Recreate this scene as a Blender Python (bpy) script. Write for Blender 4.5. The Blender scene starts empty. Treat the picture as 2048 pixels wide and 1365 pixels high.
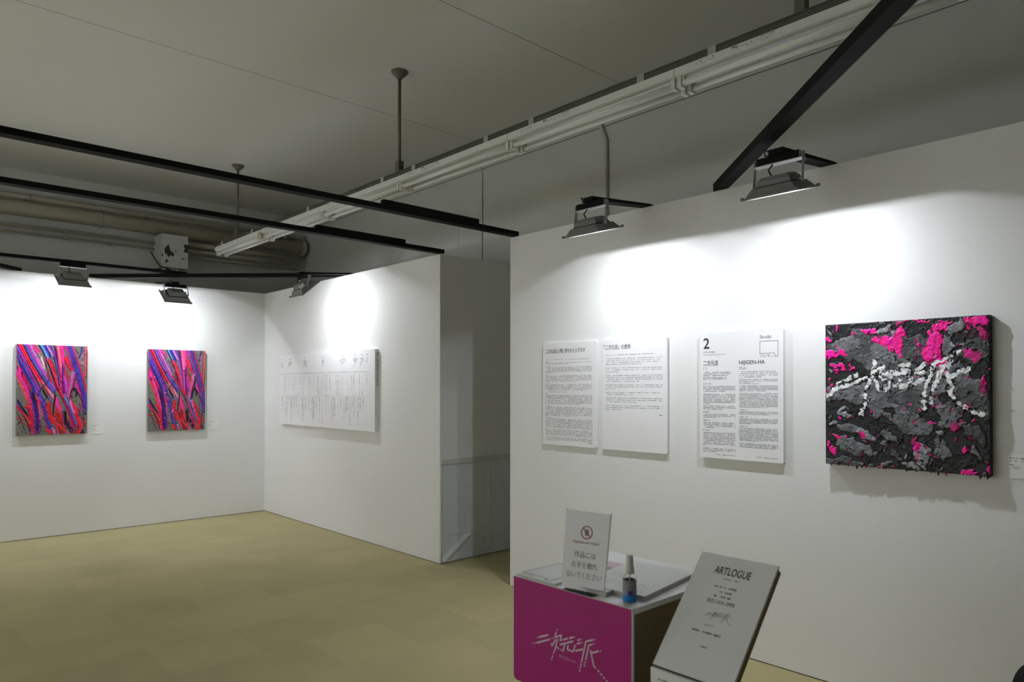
import bpy, math, random
import numpy as np
from mathutils import Matrix, Vector, Euler

# ---------------------------------------------------------------- camera, world, exposure
S = bpy.context.scene
COL = S.collection
R = math.radians
cd = bpy.data.cameras.new('camera')
cam = bpy.data.objects.new('camera', cd)
COL.objects.link(cam)
S.camera = cam
cd.sensor_fit = 'HORIZONTAL'
cd.sensor_width = 36.0
cd.lens = 36.0 * 1417.2 / 2048
cd.shift_y = 80.86 / 2048
cd.clip_start = 0.05
cam.location = (0, 0, 1.54)
YAW, PITCH, ROLL = 0.746182, 0.0079966, 0.000757
fw = Vector((math.sin(YAW) * math.cos(PITCH), math.cos(YAW) * math.cos(PITCH), math.sin(PITCH)))
rt = Vector((math.cos(YAW), -math.sin(YAW), 0))
up = rt.cross(fw)
r2 = rt * math.cos(ROLL) + up * math.sin(ROLL)
u2 = up * math.cos(ROLL) - rt * math.sin(ROLL)
cam.rotation_euler = Matrix((r2, u2, -fw)).transposed().to_euler()
cd.dof.use_dof = True
cd.dof.focus_distance = 4.6
cd.dof.aperture_fstop = 4.5

W = bpy.data.worlds.new('world')
S.world = W
W.use_nodes = True
W.node_tree.nodes['Background'].inputs[0].default_value = (0.95, 1.0, 0.92, 1)
W.node_tree.nodes['Background'].inputs[1].default_value = 0.045
S.view_settings.view_transform = 'Standard'
S.view_settings.look = 'None'
S.view_settings.exposure = 0.0
S.view_settings.gamma = 1.0
S.view_settings.use_curve_mapping = False
FLOOD_W = 9.8
FLOOD_C = (0.95, 0.99, 1.065)

XW = 3.724     # front face of the partition wall on the right
YB = 8.556     # front face of the back partition wall
H = 2.7
ZC = 3.95      # ceiling of the building
XR = 4.70      # building's side wall
YR = 9.48      # building's rear wall
Y1, Y2 = 4.951, 4.048
XL = -4.4

# ---------------------------------------------------------------- helpers
def lin(c):
    return tuple(((v / 255) / 12.92 if v / 255 <= 0.04045 else ((v / 255 + 0.055) / 1.055) ** 2.4) for v in c)

def mat(name, rgb, rough=0.6, spec=0.3, metal=0.0, noise=0.0, nscale=8.0, bump=0.0, bscale=200.0, coat=0.0):
    m = bpy.data.materials.new(name)
    m.use_nodes = True
    nt = m.node_tree
    b = nt.nodes['Principled BSDF']
    b.inputs['Roughness'].default_value = rough
    b.inputs['Specular IOR Level'].default_value = spec
    b.inputs['Metallic'].default_value = metal
    b.inputs['Coat Weight'].default_value = coat
    tc = nt.nodes.new('ShaderNodeTexCoord')
    n = nt.nodes.new('ShaderNodeTexNoise')
    n.inputs['Scale'].default_value = nscale
    n.inputs['Detail'].default_value = 4
    nt.links.new(tc.outputs['Object'], n.inputs['Vector'])
    mx = nt.nodes.new('ShaderNodeMix')
    mx.data_type = 'RGBA'
    mx.inputs[6].default_value = (*[c * (1 - noise) for c in rgb], 1)
    mx.inputs[7].default_value = (*[min(1, c * (1 + noise)) for c in rgb], 1)
    nt.links.new(n.outputs['Fac'], mx.inputs[0])
    nt.links.new(mx.outputs[2], b.inputs['Base Color'])
    if bump:
        n2 = nt.nodes.new('ShaderNodeTexNoise')
        n2.inputs['Scale'].default_value = bscale
        n2.inputs['Detail'].default_value = 3
        nt.links.new(tc.outputs['Object'], n2.inputs['Vector'])
        bp = nt.nodes.new('ShaderNodeBump')
        bp.inputs['Strength'].default_value = bump
        bp.inputs['Distance'].default_value = 0.003
        nt.links.new(n2.outputs['Fac'], bp.inputs['Height'])
        nt.links.new(bp.outputs['Normal'], b.inputs['Normal'])
    return m

def mat_attr(name, rough=0.45, spec=0.4):
    m = bpy.data.materials.new(name)
    m.use_nodes = True
    nt = m.node_tree
    b = nt.nodes['Principled BSDF']
    b.inputs['Roughness'].default_value = rough
    b.inputs['Specular IOR Level'].default_value = spec
    a = nt.nodes.new('ShaderNodeAttribute')
    a.attribute_name = 'paint'
    nt.links.new(a.outputs['Color'], b.inputs['Base Color'])
    return m

class MB:
    """collects shapes, links them as ONE mesh object"""
    def __init__(s):
        s.v, s.f, s.m, s.sm = [], [], [], []
        s.mi = 0
    def add(s, vs, fs, smooth=False):
        o = len(s.v)
        s.v += [tuple(p) for p in vs]
        for f in fs:
            s.f.append(tuple(i + o for i in f))
            s.m.append(s.mi)
            s.sm.append(smooth)
        return s
    def box(s, x0, x1, y0, y1, z0, z1, M=None):
        vs = [Vector((x, y, z)) for z in (z0, z1) for y in (y0, y1) for x in (x0, x1)]
        if M is not None:
            vs = [M @ p for p in vs]
        return s.add(vs, [(0, 2, 3, 1), (4, 5, 7, 6), (0, 1, 5, 4), (2, 6, 7, 3), (0, 4, 6, 2), (1, 3, 7, 5)])
    def prism(s, poly, M, d0, d1):
        """polygon in local xy (counter-clockwise), extruded along local z from d0 to d1"""
        n = len(poly)
        vs = [M @ Vector((x, y, d0)) for x, y in poly] + [M @ Vector((x, y, d1)) for x, y in poly]
        fs = [tuple(range(n - 1, -1, -1)), tuple(range(n, 2 * n))] + [(i, (i + 1) % n, n + (i + 1) % n, n + i) for i in range(n)]
        return s.add(vs, fs)
    def frustum(s, a, za, b, zb, M=Matrix(), cap0=True, cap1=True):
        """rectangles half sizes a=(hx,hy) at za and b at zb"""
        vs = [M @ Vector((sx * h[0], sy * h[1], z)) for h, z in ((a, za), (b, zb)) for sx, sy in ((-1, -1), (1, -1), (1, 1), (-1, 1))]
        fs = [(i, (i + 1) % 4, 4 + (i + 1) % 4, 4 + i) for i in range(4)]
        if cap0: fs.append((3, 2, 1, 0))
        if cap1: fs.append((4, 5, 6, 7))
        return s.add(vs, fs)
    def tube(s, pts, r, n=10, cap=True):
        pts = [Vector(p) for p in pts]
        rr = r if isinstance(r, (list, tuple)) else [r] * len(pts)
        vs = []
        prev = None
        for i, p in enumerate(pts):
            t = (pts[min(i + 1, len(pts) - 1)] - pts[max(i - 1, 0)]).normalized()
            ref = prev if prev is not None else (Vector((0, 0, 1)) if abs(t.z) < 0.9 else Vector((1, 0, 0)))
            b = t.cross(ref).normalized()
            a = b.cross(t).normalized()
            prev = a
            for k in range(n):
                an = 2 * math.pi * k / n
                vs.append(p + (a * math.cos(an) + b * math.sin(an)) * rr[i])
        fs = []
        for i in range(len(pts) - 1):
            for k in range(n):
                fs.append((i * n + k, (i + 1) * n + k, (i + 1) * n + (k + 1) % n, i * n + (k + 1) % n))
        if cap:
            fs.append(tuple(range(n)))
            fs.append(tuple(range(len(vs) - 1, len(vs) - 1 - n, -1)))
        return s.add(vs, fs, True)
    def lathe(s, c, prof, n=24):
        c = Vector(c)
        return s.tube([c + Vector((0, 0, z)) for r, z in prof], [r for r, z in prof], n)
    def quad(s, M, x0, x1, y0, y1, z=0.0):
        return s.add([M @ Vector(p) for p in ((x0, y0, z), (x1, y0, z), (x1, y1, z), (x0, y1, z))], [(0, 1, 2, 3)])
    def bar2d(s, M, p, q, w, z=0.0):
        """flat stroke from p to q of width w on a plane"""
        p, q = Vector((*p, 0)), Vector((*q, 0))
        d = q - p
        if d.length < 1e-6:
            d = Vector((1, 0, 0)) * w
            p = p - d / 2
            q = p + d
        t = d.normalized()
        nn = Vector((-t.y, t.x, 0)) * w / 2
        return s.add([M @ (k + Vector((0, 0, z))) for k in (p - nn, q - nn, q + nn, p + nn)], [(0, 1, 2, 3)])
    def text(s, body, M, size, z=0.0, align='LEFT', width=None, shear=0.0, bold=0.0):
        cu = bpy.data.curves.new('t', 'FONT')
        cu.body = body
        cu.size = size
        cu.align_x = align
        cu.shear = shear
        cu.offset = bold
        o = bpy.data.objects.new('t', cu)
        COL.objects.link(o)
        dg = bpy.context.evaluated_depsgraph_get()
        me = bpy.data.meshes.new_from_object(o.evaluated_get(dg))
        vs = [v.co.copy() for v in me.vertices]
        fs = [tuple(p.vertices) for p in me.polygons]
        bpy.data.objects.remove(o)
        bpy.data.curves.remove(cu)
        bpy.data.meshes.remove(me)
        if vs and width:
            xs = [v.x for v in vs]
            k = width / (max(xs) - min(xs))
            x0 = min(xs) if align == 'LEFT' else 0
            for v in vs:
                v.x = (v.x - x0) * k
        return s.add([M @ (v + Vector((0, 0, z))) for v in vs], fs)
    def build(s, name, m, parent=None, origin=None):
        me = bpy.data.meshes.new(name)
        o = bpy.data.objects.new(name, me)
        off = Vector(origin) if origin is not None else Vector((0, 0, 0))
        if parent is not None and origin is None and parent.get('_w'):
            off = Vector(parent['_w'])
        me.from_pydata([tuple(Vector(v) - off) for v in s.v], [], s.f)
        ms = m if isinstance(m, (list, tuple)) else [m]
        for k in ms:
            me.materials.append(k)
        me.polygons.foreach_set('material_index', s.m)
        me.polygons.foreach_set('use_smooth', s.sm)
        me.update()
        COL.objects.link(o)
        if parent is not None:
            o.parent = parent
        elif origin is not None:
            o.location = off
        return o

WORLD_PARENTS = []
def thing(name, label, cat, loc=(0, 0, 0), rotz=0.0, group=None, local=False):
    """an Empty at the thing's base; parts given in world coordinates unless local"""
    o = bpy.data.objects.new(name, None)
    COL.objects.link(o)
    o.empty_display_size = 0.05
    o.location = loc
    o.rotation_euler = (0, 0, rotz)
    o['label'], o['category'] = label, cat
    if group: o['group'] = group
    if not local:
        o['_w'] = tuple(loc)
        WORLD_PARENTS.append(o)
    return o

def tag(o, label, cat, group=None):
    o['label'], o['category'] = label, cat
    if group: o['group'] = group
    return o

def struct(name, mb, m):
    o = mb.build(name, m)
    o['kind'] = 'structure'
    return o

def copy_tree(o, parent=None):
    c = o.copy()
    COL.objects.link(c)
    if parent is not None:
        c.parent = parent
    for ch in list(o.children):
        copy_tree(ch, c)
    return c

def face_minus_x(x, y, z):      # a sheet on a surface that faces -X: local x -> -Y, local y -> +Z
    return Matrix(((0, 0, -1, x), (-1, 0, 0, y), (0, 1, 0, z), (0, 0, 0, 1)))
def face_minus_y(x, y, z):      # faces -Y: local x -> +X, local y -> +Z
    return Matrix(((1, 0, 0, x), (0, 0, -1, y), (0, 1, 0, z), (0, 0, 0, 1)))

# ---------------------------------------------------------------- materials
M_wall = mat('wall_paint', (0.85, 0.855, 0.84), 0.55, 0.25, noise=0.015, nscale=1.5, bump=0.22, bscale=260)
M_wall2 = mat('old_wall_paint', (0.64, 0.645, 0.60), 0.5, 0.3, noise=0.04, nscale=1.2, bump=0.1, bscale=60)
M_ceil = mat('ceiling_paint', (0.70, 0.71, 0.675), 0.6, 0.3, noise=0.03, nscale=0.8)
M_seam = mat('seam_shadow_gap', (0.22, 0.21, 0.18), 0.8)
M_gap = mat('dark_gap', (0.03, 0.028, 0.02), 0.9)
M_black = mat('black_timber', (0.008, 0.008, 0.008), 0.7, 0.12, noise=0.3, nscale=20)
M_wood = mat('raw_timber_end', (0.50, 0.33, 0.20), 0.7, noise=0.15, nscale=60)
M_grey = mat('grey_cast_metal', (0.20, 0.20, 0.195), 0.5, 0.4, noise=0.05, nscale=30)
M_grey2 = mat('grey_bracket_metal', (0.34, 0.345, 0.35), 0.35, 0.5, metal=0.6)
M_reflector = mat('reflector_white', (0.75, 0.75, 0.74), 0.4, 0.5)
M_cable = mat('black_cable', (0.01, 0.01, 0.01), 0.5)
M_white = mat('white_board', (0.90, 0.90, 0.91), 0.4, 0.35, noise=0.01)
M_white_edge = mat('white_board_edge', (0.78, 0.78, 0.76), 0.6)
M_print = mat('black_print', (0.035, 0.035, 0.045), 0.6)
M_print2 = mat('small_grey_print', (0.20, 0.20, 0.21), 0.6)
M_print3 = mat('pale_grey_print', (0.40, 0.40, 0.42), 0.6)
M_rule = mat('pale_rule_print', (0.55, 0.55, 0.56), 0.6)
M_tube = mat('unlit_fluorescent_glass', (0.80, 0.82, 0.78), 0.25, 0.5)
M_fix = mat('white_enamel', (0.74, 0.76, 0.73), 0.35, 0.5, noise=0.03)
M_socket = mat('white_plastic', (0.70, 0.71, 0.66), 0.4, 0.4)
M_rail = mat('olive_rail_paint', (0.085, 0.088, 0.068), 0.5, 0.4, noise=0.1)
M_strap = mat('pale_strap_metal', (0.40, 0.41, 0.37), 0.5)
M_hang = mat('olive_hanger_paint', (0.12, 0.122, 0.10), 0.4, 0.5)
M_pipe = mat('cream_pipe_paint', (0.50, 0.47, 0.36), 0.35, 0.45, noise=0.06, nscale=3)
M_beige = mat('beige_plastic', (0.62, 0.58, 0.42), 0.5)
M_peel = mat('bare_dark_steel', (0.05, 0.048, 0.045), 0.7, noise=0.2, nscale=40)
M_boxp = mat('grey_white_box_paint', (0.62, 0.63, 0.60), 0.5, noise=0.04, nscale=20)
M_sheet = mat('grey_vinyl_sheet', (0.72, 0.77, 0.78), 0.3, 0.5, noise=0.08, nscale=6)
M_sheet2 = mat('clear_tape', (0.66, 0.65, 0.60), 0.35, 0.5, noise=0.05, nscale=20)
M_pink = mat('magenta_print', (0.43, 0.017, 0.20), 0.45, 0.35, noise=0.02)
M_brown = mat('dark_brown_board', (0.24, 0.185, 0.10), 0.7, noise=0.06, nscale=6)
M_logo = mat('white_logo_print', (0.74, 0.66, 0.70), 0.5)
M_nij = mat('pale_pink_print', (0.62, 0.28, 0.45), 0.5)
M_red = mat('dark_red_print', (0.36, 0.035, 0.065), 0.5)
M_hand = mat('grey_hand_print', (0.30, 0.33, 0.30), 0.6)
M_paper = mat('paper', (0.90, 0.91, 0.88), 0.6, 0.2, noise=0.03, nscale=10)
M_paper2 = mat('page_edges', (0.58, 0.58, 0.53), 0.8, noise=0.15, nscale=200)
M_cover = mat('grey_cover', (0.36, 0.38, 0.41), 0.4)
M_pinkpaper = mat('pale_pink_paper', (0.75, 0.50, 0.63), 0.5)
M_blue = mat('blue_label', (0.02, 0.22, 0.60), 0.35)
M_navy = mat('violet_label', (0.08, 0.06, 0.35), 0.35)
M_lab = mat('grey_label', (0.28, 0.28, 0.29), 0.4, noise=0.3, nscale=120)
M_chrome = mat('chrome', (0.85, 0.85, 0.84), 0.12, 0.5, metal=1.0)
M_yellow = mat('yellow_pen_plastic', (0.45, 0.33, 0.05), 0.3)
M_dark = mat('black_fabric', (0.010, 0.013, 0.013), 0.8, noise=0.3, nscale=60, bump=0.3)
M_paint = mat_attr('glossy_streaked_paint', 0.35, 0.4)
M_impasto = mat_attr('thick_impasto_paint', 0.42, 0.4)
M_canvas_grey = mat('grey_canvas_side', (0.22, 0.215, 0.20), 0.7, noise=0.1, nscale=60)
M_canvas_black = mat('black_canvas_side', (0.02, 0.02, 0.022), 0.6, noise=0.3, nscale=40)

def glass_mat(name, rgb, rough=0.03):
    m = bpy.data.materials.new(name)
    m.use_nodes = True
    b = m.node_tree.nodes['Principled BSDF']
    b.inputs['Base Color'].default_value = (*rgb, 1)
    b.inputs['Roughness'].default_value = rough
    b.inputs['Transmission Weight'].default_value = 1.0
    b.inputs['IOR'].default_value = 1.12
    return m
M_clear = glass_mat('clear_plastic', (0.92, 0.94, 0.94))

M_led = bpy.data.materials.new('led_chip')
M_led.use_nodes = True
_e = M_led.node_tree.nodes['Principled BSDF']
_e.inputs['Base Color'].default_value = (0.9, 0.88, 0.7, 1)
_e.inputs['Emission Color'].default_value = (1, 0.98, 0.94, 1)
_e.inputs['Emission Strength'].default_value = 20.0

def carpet():
    m = bpy.data.materials.new('olive_carpet_tiles')
    m.use_nodes = True
    nt = m.node_tree
    b = nt.nodes['Principled BSDF']
    b.inputs['Roughness'].default_value = 0.95
    b.inputs['Specular IOR Level'].default_value = 0.08
    tc = nt.nodes.new('ShaderNodeTexCoord')
    br = nt.nodes.new('ShaderNodeTexBrick')
    br.offset = 0.5
    br.inputs['Scale'].default_value = 1.0
    br.inputs['Brick Width'].default_value = 0.5
    br.inputs['Row Height'].default_value = 0.5
    br.inputs['Mortar Size'].default_value = 0.0015
    br.inputs['Bias'].default_value = 0.0
    br.inputs['Color1'].default_value = (0.95, 0.95, 0.95, 1)
    br.inputs['Color2'].default_value = (1.05, 1.04, 1.03, 1)
    br.inputs['Mortar'].default_value = (0.93, 0.93, 0.93, 1)
    nt.links.new(tc.outputs['Object'], br.inputs['Vector'])
    n1 = nt.nodes.new('ShaderNodeTexNoise')
    n1.inputs['Scale'].default_value = 230
    n1.inputs['Detail'].default_value = 5
    n1.inputs['Roughness'].default_value = 0.75
    n2 = nt.nodes.new('ShaderNodeTexNoise')
    n2.inputs['Scale'].default_value = 2.2
    n2.inputs['Detail'].default_value = 5
    for n in (n1, n2):
        nt.links.new(tc.outputs['Object'], n.inputs['Vector'])
    r1 = nt.nodes.new('ShaderNodeValToRGB')
    r1.color_ramp.elements[0].position = 0.28
    r1.color_ramp.elements[1].position = 0.72
    r1.color_ramp.elements[0].color = (0.29, 0.245, 0.122, 1)
    r1.color_ramp.elements[1].color = (0.74, 0.665, 0.385, 1)
    nt.links.new(n1.outputs['Fac'], r1.inputs[0])
    r2_ = nt.nodes.new('ShaderNodeValToRGB')
    r2_.color_ramp.elements[0].position = 0.3
    r2_.color_ramp.elements[1].position = 0.7
    r2_.color_ramp.elements[0].color = (0.90, 0.90, 0.90, 1)
    r2_.color_ramp.elements[1].color = (1.0, 1.0, 1.0, 1)
    nt.links.new(n2.outputs['Fac'], r2_.inputs[0])
    def mul(a, c):
        x = nt.nodes.new('ShaderNodeMix')
        x.data_type = 'RGBA'
        x.blend_type = 'MULTIPLY'
        x.inputs[0].default_value = 1.0
        nt.links.new(a, x.inputs[6])
        nt.links.new(c, x.inputs[7])
        return x.outputs[2]
    # small dark specks of dirt
    v = nt.nodes.new('ShaderNodeTexVoronoi')
    v.inputs['Scale'].default_value = 3.0
    nt.links.new(tc.outputs['Object'], v.inputs['Vector'])
    r3 = nt.nodes.new('ShaderNodeValToRGB')
    r3.color_ramp.elements[0].position = 0.010
    r3.color_ramp.elements[1].position = 0.018
    r3.color_ramp.elements[0].color = (0.35, 0.32, 0.25, 1)
    r3.color_ramp.elements[1].color = (1, 1, 1, 1)
    nt.links.new(v.outputs['Distance'], r3.inputs[0])
    c = mul(mul(mul(r1.outputs[0], br.outputs['Color']), r2_.outputs[0]), r3.outputs[0])
    nt.links.new(c, b.inputs['Base Color'])
    bp = nt.nodes.new('ShaderNodeBump')
    bp.inputs['Strength'].default_value = 0.5
    bp.inputs['Distance'].default_value = 0.004
    nt.links.new(n1.outputs['Fac'], bp.inputs['Height'])
    nt.links.new(bp.outputs['Normal'], b.inputs['Normal'])
    return m
M_carpet = carpet()

# ---------------------------------------------------------------- the setting
struct('floor', MB().box(XL - 0.3, XR + 0.1, -3.0, YR + 0.1, -0.05, 0), M_carpet)
struct('ceiling', MB().box(XL - 0.3, XR + 0.1, -3.0, YR + 0.1, ZC, ZC + 0.1), M_ceil)
struct('wall_right', MB().box(XW, XW + 0.05, -2.6, Y2, 0.006, H), M_wall)
struct('wall_back', MB().box(XL, XW, YB, YB + 0.05, 0.006, H), M_wall)
struct('wall_divider', MB().box(XW, XW + 0.05, Y1, YB + 0.05, 0.006, H), M_wall)
struct('wall_passage', MB().box(XW + 0.05, XR, Y1, Y1 + 0.05, 0.006, H), M_wall)
struct('wall_rear', MB().box(XL - 0.3, XR, YR, YR + 0.1, 0, ZC), M_wall2)
struct('wall_side', MB().box(XR, XR + 0.1, -3.0, YR, 0, ZC), M_wall2)
struct('wall_left', MB().box(XL - 0.05, XL, -2.9, YB + 0.05, 0, H), M_wall)
# dark strips in the gap under the partition walls, its shade put into colour
struct('baseboard_right', MB().box(XW + 0.008, XW + 0.045, -2.6, Y2 - 0.01, 0, 0.006), M_gap)
struct('baseboard_back', MB().box(XL, XW - 0.01, YB + 0.008, YB + 0.045, 0, 0.006), M_gap)
struct('baseboard_divider', MB().box(XW + 0.008, XW + 0.045, Y1 + 0.01, YB, 0, 0.006), M_gap)
struct('baseboard_passage', MB().box(XW + 0.06, XR, Y1 + 0.008, Y1 + 0.045, 0, 0.006), M_gap)
# seams of the ceiling boards and the groove along the side wall
struct('trim_1', MB().box(XL, XR, 5.325, 5.328, ZC - 0.001, ZC + 0.001), M_seam)
struct('trim_2', MB().box(XL, XR, 3.530, 3.534, ZC - 0.001, ZC + 0.001), M_seam)
struct('trim_3', MB().box(XR - 0.0015, XR + 0.001, -3.0, YR, 3.775, 3.783), M_seam)
struct('trim_4', MB().box(XR - 0.001, XR + 0.001, 5.925, 5.927, 3.0, 3.40), M_seam)

# ---------------------------------------------------------------- timber beams
def beam(label, x0, x1, y0, y1, z0, z1, lap=None):
    t = thing('timber_beam', label, 'beam', ((x0 + x1) / 2, (y0 + y1) / 2, z0))
    MB().box(x0, x1, y0, y1, z0, z1).build('rail', M_black, t)
    if lap:
        MB().box(lap[0], lap[1], y0 - 0.001, y0 + 0.035, z1, lap[2]).build('splice_board', M_black, t)
    return t
beam('long black timber beam ending on the free end of the right wall', XL - 0.02, 3.722, 3.95, 4.02, 2.7, 2.733, (2.513, 3.323, 2.765))
beam('long black timber beam ending on the outer corner of the divider wall', XL - 0.02, 3.735, 4.905, 4.975, 2.7, 2.733, (2.533, 3.332, 2.763))
beam('black timber beam running along just in front of the back wall, below the junction box', XL - 0.02, 2.60, 7.955, 8.025, 2.741, 2.772)

def brace(label, a, b, w, z0, z1):
    a, b = Vector((*a, 0)), Vector((*b, 0))
    t = (b - a).normalized()
    n = Vector((-t.y, t.x, 0)) * w / 2
    mb = MB()
    vs = [p + n * s + Vector((0, 0, z)) for z in (z0, z1) for p, s in ((a, -1), (b, -1), (b, 1), (a, 1))]
    mb.add(vs, [(3, 2, 1, 0), (4, 5, 6, 7), (0, 1, 5, 4), (1, 2, 6, 5), (2, 3, 7, 6), (3, 0, 4, 7)])
    o = mb.build('timber_brace', M_black, None, (a + b) / 2 + Vector((0, 0, z0)))
    return tag(o, label, 'brace')
brace('black diagonal timber brace across the corner of the back and divider walls', (1.83, 8.60), (3.76, 6.70), 0.07, 2.7, 2.741)
brace('thick black diagonal timber brace resting on the top of the right wall', (3.745, 2.245), (0.55, -1.06), 0.07, 2.7, 2.745)
brace('short stub of black timber brace on the back wall at the far left edge', (1.19, 8.60), (-0.6, 6.81), 0.06, 2.7, 2.735)

# ---------------------------------------------------------------- LED floodlights
def flood_meshes():
    d = {}
    d['arm'] = MB().prism([(-0.05, 0.002), (-0.05, 0.016), (0.0, 0.016), (0.56, -0.036), (0.56, -0.060), (0.0, 0.0015)][::-1],
                          Matrix(((1, 0, 0, 0), (0, 0, 1, 0), (0, 1, 0, 0), (0, 0, 0, 1))), -0.036, 0.036)
    c = MB().box(0.505, 0.545, -0.105, 0.105, -0.097, -0.062)
    c.mi = 1
    c.box(0.508, 0.542, 0.1051, 0.1085, -0.095, -0.064)
    d['cross'] = c
    return d
FM = flood_meshes()

def flood(label, loc, rotz, tilt, drop=0.24, reach=0.515, arm=True, cable_side=-1, tag_strip=False, power=1.0, hidden=False):
    t = thing('floodlight', label, 'floodlight', loc, rotz, 'clamp-on LED floodlights on the wall tops', local=True)
    dx = reach - 0.515
    if arm:
        FM['arm'].build('arm_board', M_black, t)
    c = FM['cross'].build('cross_board', [M_black, M_wood], t)
    c.location = (dx, 0, 0)
    hc = Vector((reach, 0, -drop))
    Mh = Matrix.Translation(hc) @ Matrix.Rotation(tilt, 4, 'Y')
    # U bracket: legs from the cross board down to the pivots of the housing
    piv = Mh @ Vector((0.012, 0, 0.05))
    b = MB()
    for s in (-1, 1):
        p0 = Vector((0.525 + dx, s * 0.118, -0.066))
        p1 = Vector((piv.x, s * 0.118, piv.z))
        dd = (p1 - p0).normalized()
        n = Vector((dd.z, 0, -dd.x)) * 0.011
        w = Vector((0, s * 0.003, 0))
        q = [p0 - n, p0 + n, p1 + n + dd * 0.012, p1 - n + dd * 0.012]
        vs = [p for p in q] + [p + w for p in q]
        fs = [(0, 1, 2, 3), (7, 6, 5, 4), (0, 4, 5, 1), (1, 5, 6, 2), (2, 6, 7, 3), (3, 7, 4, 0)]
        b.add(vs, fs)
        b.tube([p1 - Vector((0, s * 0.02, 0)), p1 + Vector((0, s * 0.008, 0))], 0.006, 8)
    b.box(0.503 + dx, 0.547 + dx, -0.121, 0.121, -0.1005, -0.0975)
    b.build('bracket', M_grey2, t)
    # housing: flange, skirt, driver box on top
    h = MB()
    h.frustum((0.116, 0.136), 0.0, (0.116, 0.136), 0.009, Mh, cap0=False, cap1=False)
    h.frustum((0.116, 0.136), 0.009, (0.105, 0.124), 0.010, Mh, cap0=False, cap1=False)
    h.frustum((0.105, 0.124), 0.010, (0.078, 0.098), 0.046, Mh, cap0=False, cap1=True)
    for sx in (-1, 1):
        for sy in (-1, 1):
            h.box(sx * 0.116 - 0.008, sx * 0.116 + 0.008, sy * 0.133 - 0.006, sy * 0.133 + 0.006, 0.002, 0.016, Mh)
    h.mi = 1
    # aperture rim and the reflector inside
    h.frustum((0.116, 0.136), 0.0, (0.104, 0.124), 0.0, Mh, cap0=False, cap1=False)
    h.frustum((0.104, 0.124), 0.0, (0.045, 0.055), 0.039, Mh, cap0=False, cap1=False)
    h.add([Mh @ Vector(p) for p in ((-0.045, -0.055, 0.039), (0.045, -0.055, 0.039), (0.045, 0.055, 0.039), (-0.045, 0.055, 0.039))], [(3, 2, 1, 0)])
    h.build('housing', [M_grey, M_reflector], t)
    g = MB()
    g.frustum((0.066, 0.088), 0.046, (0.066, 0.088), 0.051, Mh)
    g.build('gasket', M_gap, t)
    dr = MB()
    dr.frustum((0.062, 0.084), 0.051, (0.058, 0.080), 0.072, Mh, cap1=False)
    dr.frustum((0.058, 0.080), 0.072, (0.040, 0.062), 0.090, Mh)
    dr.build('driver_box', M_grey, t)
    if tag_strip:
        MB().box(0.02, 0.075, 0.086, 0.094, 0.050, 0.085, Mh).build('label_tag', M_white, t)
    led = MB().add([Mh @ Vector(p) for p in ((-0.016, -0.016, 0.0385), (0.016, -0.016, 0.0385), (0.016, 0.016, 0.0385), (-0.016, 0.016, 0.0385))], [(3, 2, 1, 0)])
    led.build('led_panel', M_led, t)
    top = Mh @ Vector((0, cable_side * 0.03, 0.088))
    k = MB().tube([top, top + Vector((0.01, -0.012, 0.03)), Vector((0.53 + dx, -0.03, -0.10)), Vector((0.53 + dx, -0.03, -0.05)),
                   Vector((0.555 + dx, -0.055, -0.030)), Vector((0.52 + dx, -0.075, -0.045)), Vector((0.50 + dx, -0.04, -0.052))], 0.004, 6)
    k.build('cable', M_cable, t)
    ld = bpy.data.lights.new('floodlight_lamp', 'AREA')
    ld.shape = 'SQUARE'
    ld.size = 0.03
    ld.energy = FLOOD_W * power
    ld.color = FLOOD_C
    lo = bpy.data.objects.new('lamp_beam', ld)
    COL.objects.link(lo)
    lo.parent = t
    lo.matrix_local = Mh @ Matrix.Translation((0, 0, 0.0375))
    return t
RW, BW, LW = math.pi, -math.pi / 2, 0.0
flood('grey LED floodlight above the pink and black painting, nearest on the right wall', (XW, 1.60, H), RW, R(15), 0.243, 0.514)
flood('grey LED floodlight above the two text boards beside the wall end', (XW, 2.765, H), RW, R(15), 0.243, 0.514)
flood('tilted grey LED floodlight on the divider wall above the timeline board', (XW, 6.52, H), RW, R(40), 0.20, 0.478, tag_strip=True)
flood('grey LED floodlight hung from the beam above the left streaked painting', (1.54, YB - 0.041, 2.803), BW, R(28), 0.239, 0.535, arm=False, power=0.85)
flood('grey LED floodlight in front of the junction box above the second streaked painting', (2.497, YB, H), BW, R(35), 0.205, 0.545)
flood('LED floodlight above the back wall, left of the streaked paintings, out of the frame', (0.55, YB, H), BW, R(30), 0.22, 0.535, power=0.75)
for k, yy in enumerate((2.3, 3.6, 4.9, 6.2, 7.5)):  # unseen lamps added opposite to fill the room with light from the left
    flood('LED floodlight on the opposite wall out of frame, %s from its near end' % ('first', 'second', 'third', 'fourth', 'fifth')[k],
          (XL, yy, H), LW, R(30), 0.22, 0.535, power=3.2)

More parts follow.
